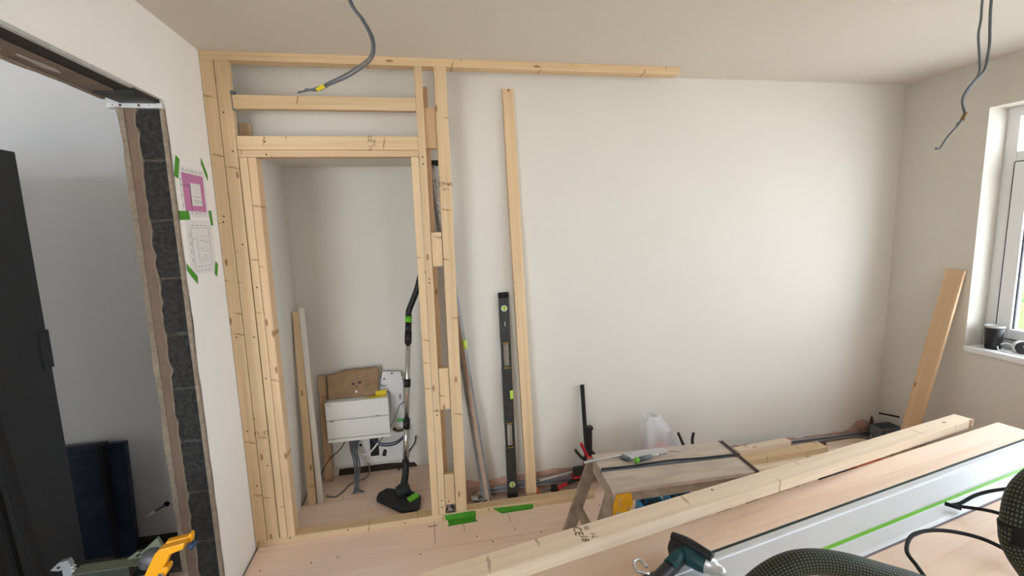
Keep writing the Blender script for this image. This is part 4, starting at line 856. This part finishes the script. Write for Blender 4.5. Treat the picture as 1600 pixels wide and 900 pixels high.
# ================================================================== OTHER ROOM
tb = thing('tall_dark_cabinet', 'tall matt black cabinet beyond the opening at the far left', 'cabinet', (-1.75, 1.5, 0))
b = MB(); b.box((-2.05, 1.10, 0), (-1.395, 1.94, 1.90), SOFTBLACK, bev=.004); b.build('cabinet_body', tb)
b = MB(); b.box((-1.394, 1.10, .02), (-1.37, 1.94, 1.90), SOFTBLACK, bev=.003); tsp = b.build('side_panel', tb)
b = MB(); b.box((-1.372, 1.90, 1.13), (-1.364, 1.944, 1.27), SOFTBLACK, bev=.003); b.build('hinge_cover', tsp)
leantimber('black_pole', (-1.215, 1.6, 0.003), (-1.350, 1.6, 1.75), .034, .012, RUBBER, 'thin black pole leaning on the dark cabinet, the taller one', 'pole', n=(1, 0, 0))
leantimber('black_pole', (-1.279, 1.6, 0.003), (-1.350, 1.6, 1.25), .02, .012, RUBBER, 'thinner black pole leaning on the dark cabinet, the shorter one', 'pole', n=(1, 0, 0))
for i, (x0, x1, y0, z1, lab) in enumerate(((-1.95, -1.605, 2.47, .592, 'left panel wrapped in dark blue film leaning on the far grey wall'), (-1.585, -1.505, 2.45, .592, 'narrow right panel wrapped in dark blue film leaning on the far grey wall'))):
    t = thing('wrapped_panel', lab, 'panel', ((x0+x1)/2, y0, 0))
    b = MB(); b.box((x0, y0, .002), (x1, y0+.03, z1), NAVY, rot=Matrix.Rotation(math.radians(-3), 3, 'X'), piv=(x0, y0, 0), bev=.003); pn = b.build('panel', t)
    for k in range(4): b = MB(); b.tube([(x0+.02+.1*k*(x1-x0), y0-.004, z1-.03-.04*k), (x0+(x1-x0)*.5, y0-.002, z1-.045-.05*k), (x1-.02, y0-.001, z1-.04-.06*k)], .0022, NAVY, seg=6); b.build('film_fold', pn)
b = MB(); b.box((-1.607, 2.45, .002), (-1.583, 2.50, .596), RUBBER, bev=.002); tag(b.build('black_post'), 'black strip standing between the two blue wrapped panels', 'strip')
so = thing('wall_connector', 'white cable connector dangling from a round hole in the far grey wall', 'connector', (-1.40, 2.55, .19))
b = MB(); b.cyl((-1.40, 2.552, .198), (-1.40, 2.562, .198), .013, BLACK); b.build('wall_hole', so)
b = MB(); b.tube([(-1.405, 2.555, .195), (-1.43, 2.54, .185), (-1.45, 2.53, .178)], .005, GREY, seg=8); b.build('cable', so)
b = MB(); b.cyl((-1.445, 2.532, .18), (-1.48, 2.52, .162), .009, WHITEPL); b.build('plug', so)
b = MB(); b.box((-1.56, 2.53, .0), (-1.10, 2.56, .03), DARKSTEEL); struct(b.build('trim_7'))
# saw stand group
ss = thing('saw_stand', 'low work stand carrying the olive saw just inside the opening', 'stand', (-1.0, 1.5, 0))
b = MB(); b.box((-1.20, 1.33, .50), (-.80, 1.52, .53), OLDDARK, bev=.003); b.build('top', ss)
for x in (-1.16, -.84):
    for y in (1.36, 1.48): timber('leg', (x, y, .50), (x, y, .003), .03, .03, FRONT, DGREY, ss)
ms = thing('mitre_saw', 'olive green saw with round dark blade cover at the bottom left', 'saw', (-.98, 1.5, .53))
b = MB(); b.box((-1.075, 1.47, .53), (-.93, 1.50, .606), OLIVE, bev=.002); b.box((-1.08, 1.468, .606), (-.90, 1.51, .609), PALEGREEN, bev=.001); b.build('saw_table', ms)
b = MB(); b.prism([(-.945, 1.50, .595), (-.925, 1.50, .62), (-.90, 1.50, .635), (-.862, 1.50, .668), (-.852, 1.50, .64), (-.85, 1.50, .595)], (0, .012, 0), PALEGREEN, bev=.001)
b.prism([(-.95, 1.50, .612), (-.92, 1.50, .632), (-.91, 1.50, .622), (-.945, 1.50, .602)], (0, .01, 0), PALEGREEN); b.build('fence', ms)
b = MB(); b.lathe((-.875, 1.50, .598), (0, -1, 0), [(0, 0), (0, .04), (.004, .041), (.02, .037), (.03, .02), (.031, 0)], mat('smoked_cover', (84, 80, 82), .4)); b.build('blade_cover', ms)
b = MB(); b.box((-.92, 1.45, .53), (-.84, 1.50, .585), BLACK, bev=.004); b.build('motor', ms)
yc = thing('yellow_clamp', 'bright yellow hold-down bracket in front of the dark block jamb', 'clamp', (-.84, 1.48, .53))
b = MB(); b.prism([(-.905, 1.46, .53), (-.872, 1.46, .53), (-.845, 1.46, .578), (-.815, 1.46, .585), (-.803, 1.46, .607), (-.808, 1.46, .615), (-.817, 1.46, .612), (-.795, 1.46, .652), (-.757, 1.46, .663), (-.752, 1.46, .683), (-.82, 1.46, .672), (-.835, 1.46, .66)], (0, -.03, 0), ORANGE, bev=.003)
b.prism([(-.812, 1.455, .652), (-.745, 1.455, .668), (-.742, 1.455, .69), (-.748, 1.455, .695), (-.755, 1.455, .685), (-.815, 1.455, .678)], (0, .02, 0), ORANGE, bev=.002)
b.prism([(-.82, 1.45, .53), (-.80, 1.45, .53), (-.79, 1.45, .565), (-.805, 1.45, .563)], (0, -.02, 0), ORANGE, bev=.001); yb_ = b.build('bracket', yc)
b = MB(); b.cyl((-.825, 1.428, .592), (-.825, 1.424, .592), .007, CHROME, seg=10); b.build('bolt', yb_)
b = MB(); b.cyl((-.742, 1.44, .672), (-.732, 1.44, .660), .012, mat('dark_blue_pad', (40, 60, 90), .5), seg=12); b.build('rubber_pad', yb_)
tr = thing('toothed_bar', 'grey toothed metal bar standing at the left end of the olive saw', 'bar', (-1.11, 1.5, .53))
b = MB(); b.box((-1.125, 1.5, .53), (-1.10, 1.515, .625), LEVELGREY, bev=.001)
for k in range(7): z = .54+k*.011; b.prism([(-1.10, 1.5, z), (-1.092, 1.5, z+.004), (-1.10, 1.5, z+.008)], (0, .012, 0), STEEL)
b.build('bar', tr)
b = MB(); b.prism([(-1.155, 1.498, .61), (-1.13, 1.498, .632), (-1.105, 1.498, .636), (-1.10, 1.498, .62), (-1.13, 1.498, .605)], (0, .018, 0), LEVELGREY, bev=.002); b.cyl((-1.13, 1.496, .618), (-1.13, 1.499, .618), .004, BLACK); b.build('head', tr)

# ================================================================== OUTSIDE
b = MB(); b.box((3.31, -8, -.35), (40, 30, -.3), ROAD); b.box((-12, -20, -.35), (3.30, -2.42, -.3), ROAD); struct(b.build('ground'))
b = MB()
for i in range(900):
    p = V((random.uniform(4.9, 5.7), random.uniform(1.6, 4.6), random.uniform(-.3, 1.0)))
    s = .06; r = Matrix.Rotation(random.uniform(0, 6), 3, V((random.random()-.5, random.random()-.5, random.random()-.5)).normalized())
    b.quad([p+r @ V((-s, 0, 0)), p+r @ V((0, -s*.5, 0)), p+r @ V((s, 0, 0)), p+r @ V((0, s*.5, .01))], LEAF)
b.box((5.0, 1.7, -.3), (5.6, 4.5, .9), LEAF)
tag(b.build('hedge'), 'sunlit green garden hedge outside the window', 'hedge')
cr_ = thing('car', 'red car parked outside beyond the hedge, seen through the window', 'car', (9.6, 6.5, -.3))
b = MB(); b.prism([(9, 4.2, -.05), (9, 4.3, .45), (9, 5.3, .62), (9, 5.9, 1.12), (9, 7.6, 1.15), (9, 8.3, .7), (9, 8.5, .6), (9, 8.5, -.05)], (1.6, 0, 0), CARRED, bev=.04); b.build('car_body', cr_)
b = MB(); b.prism([(8.99, 5.55, .68), (8.99, 5.98, 1.05), (8.99, 7.5, 1.07), (8.99, 7.9, .7)], (1.62, 0, 0), BLACK); b.build('side_windows', cr_)
for (x, y) in ((9.05, 5.0), (9.05, 7.7), (10.5, 5.0), (10.5, 7.7)):
    b = MB(); b.cyl((x-.1, y, .0), (x+.12, y, .0), .30, RUBBER); b.cyl((x-.11, y, .0), (x-.1, y, .0), .18, STEEL); b.build('wheel', cr_)
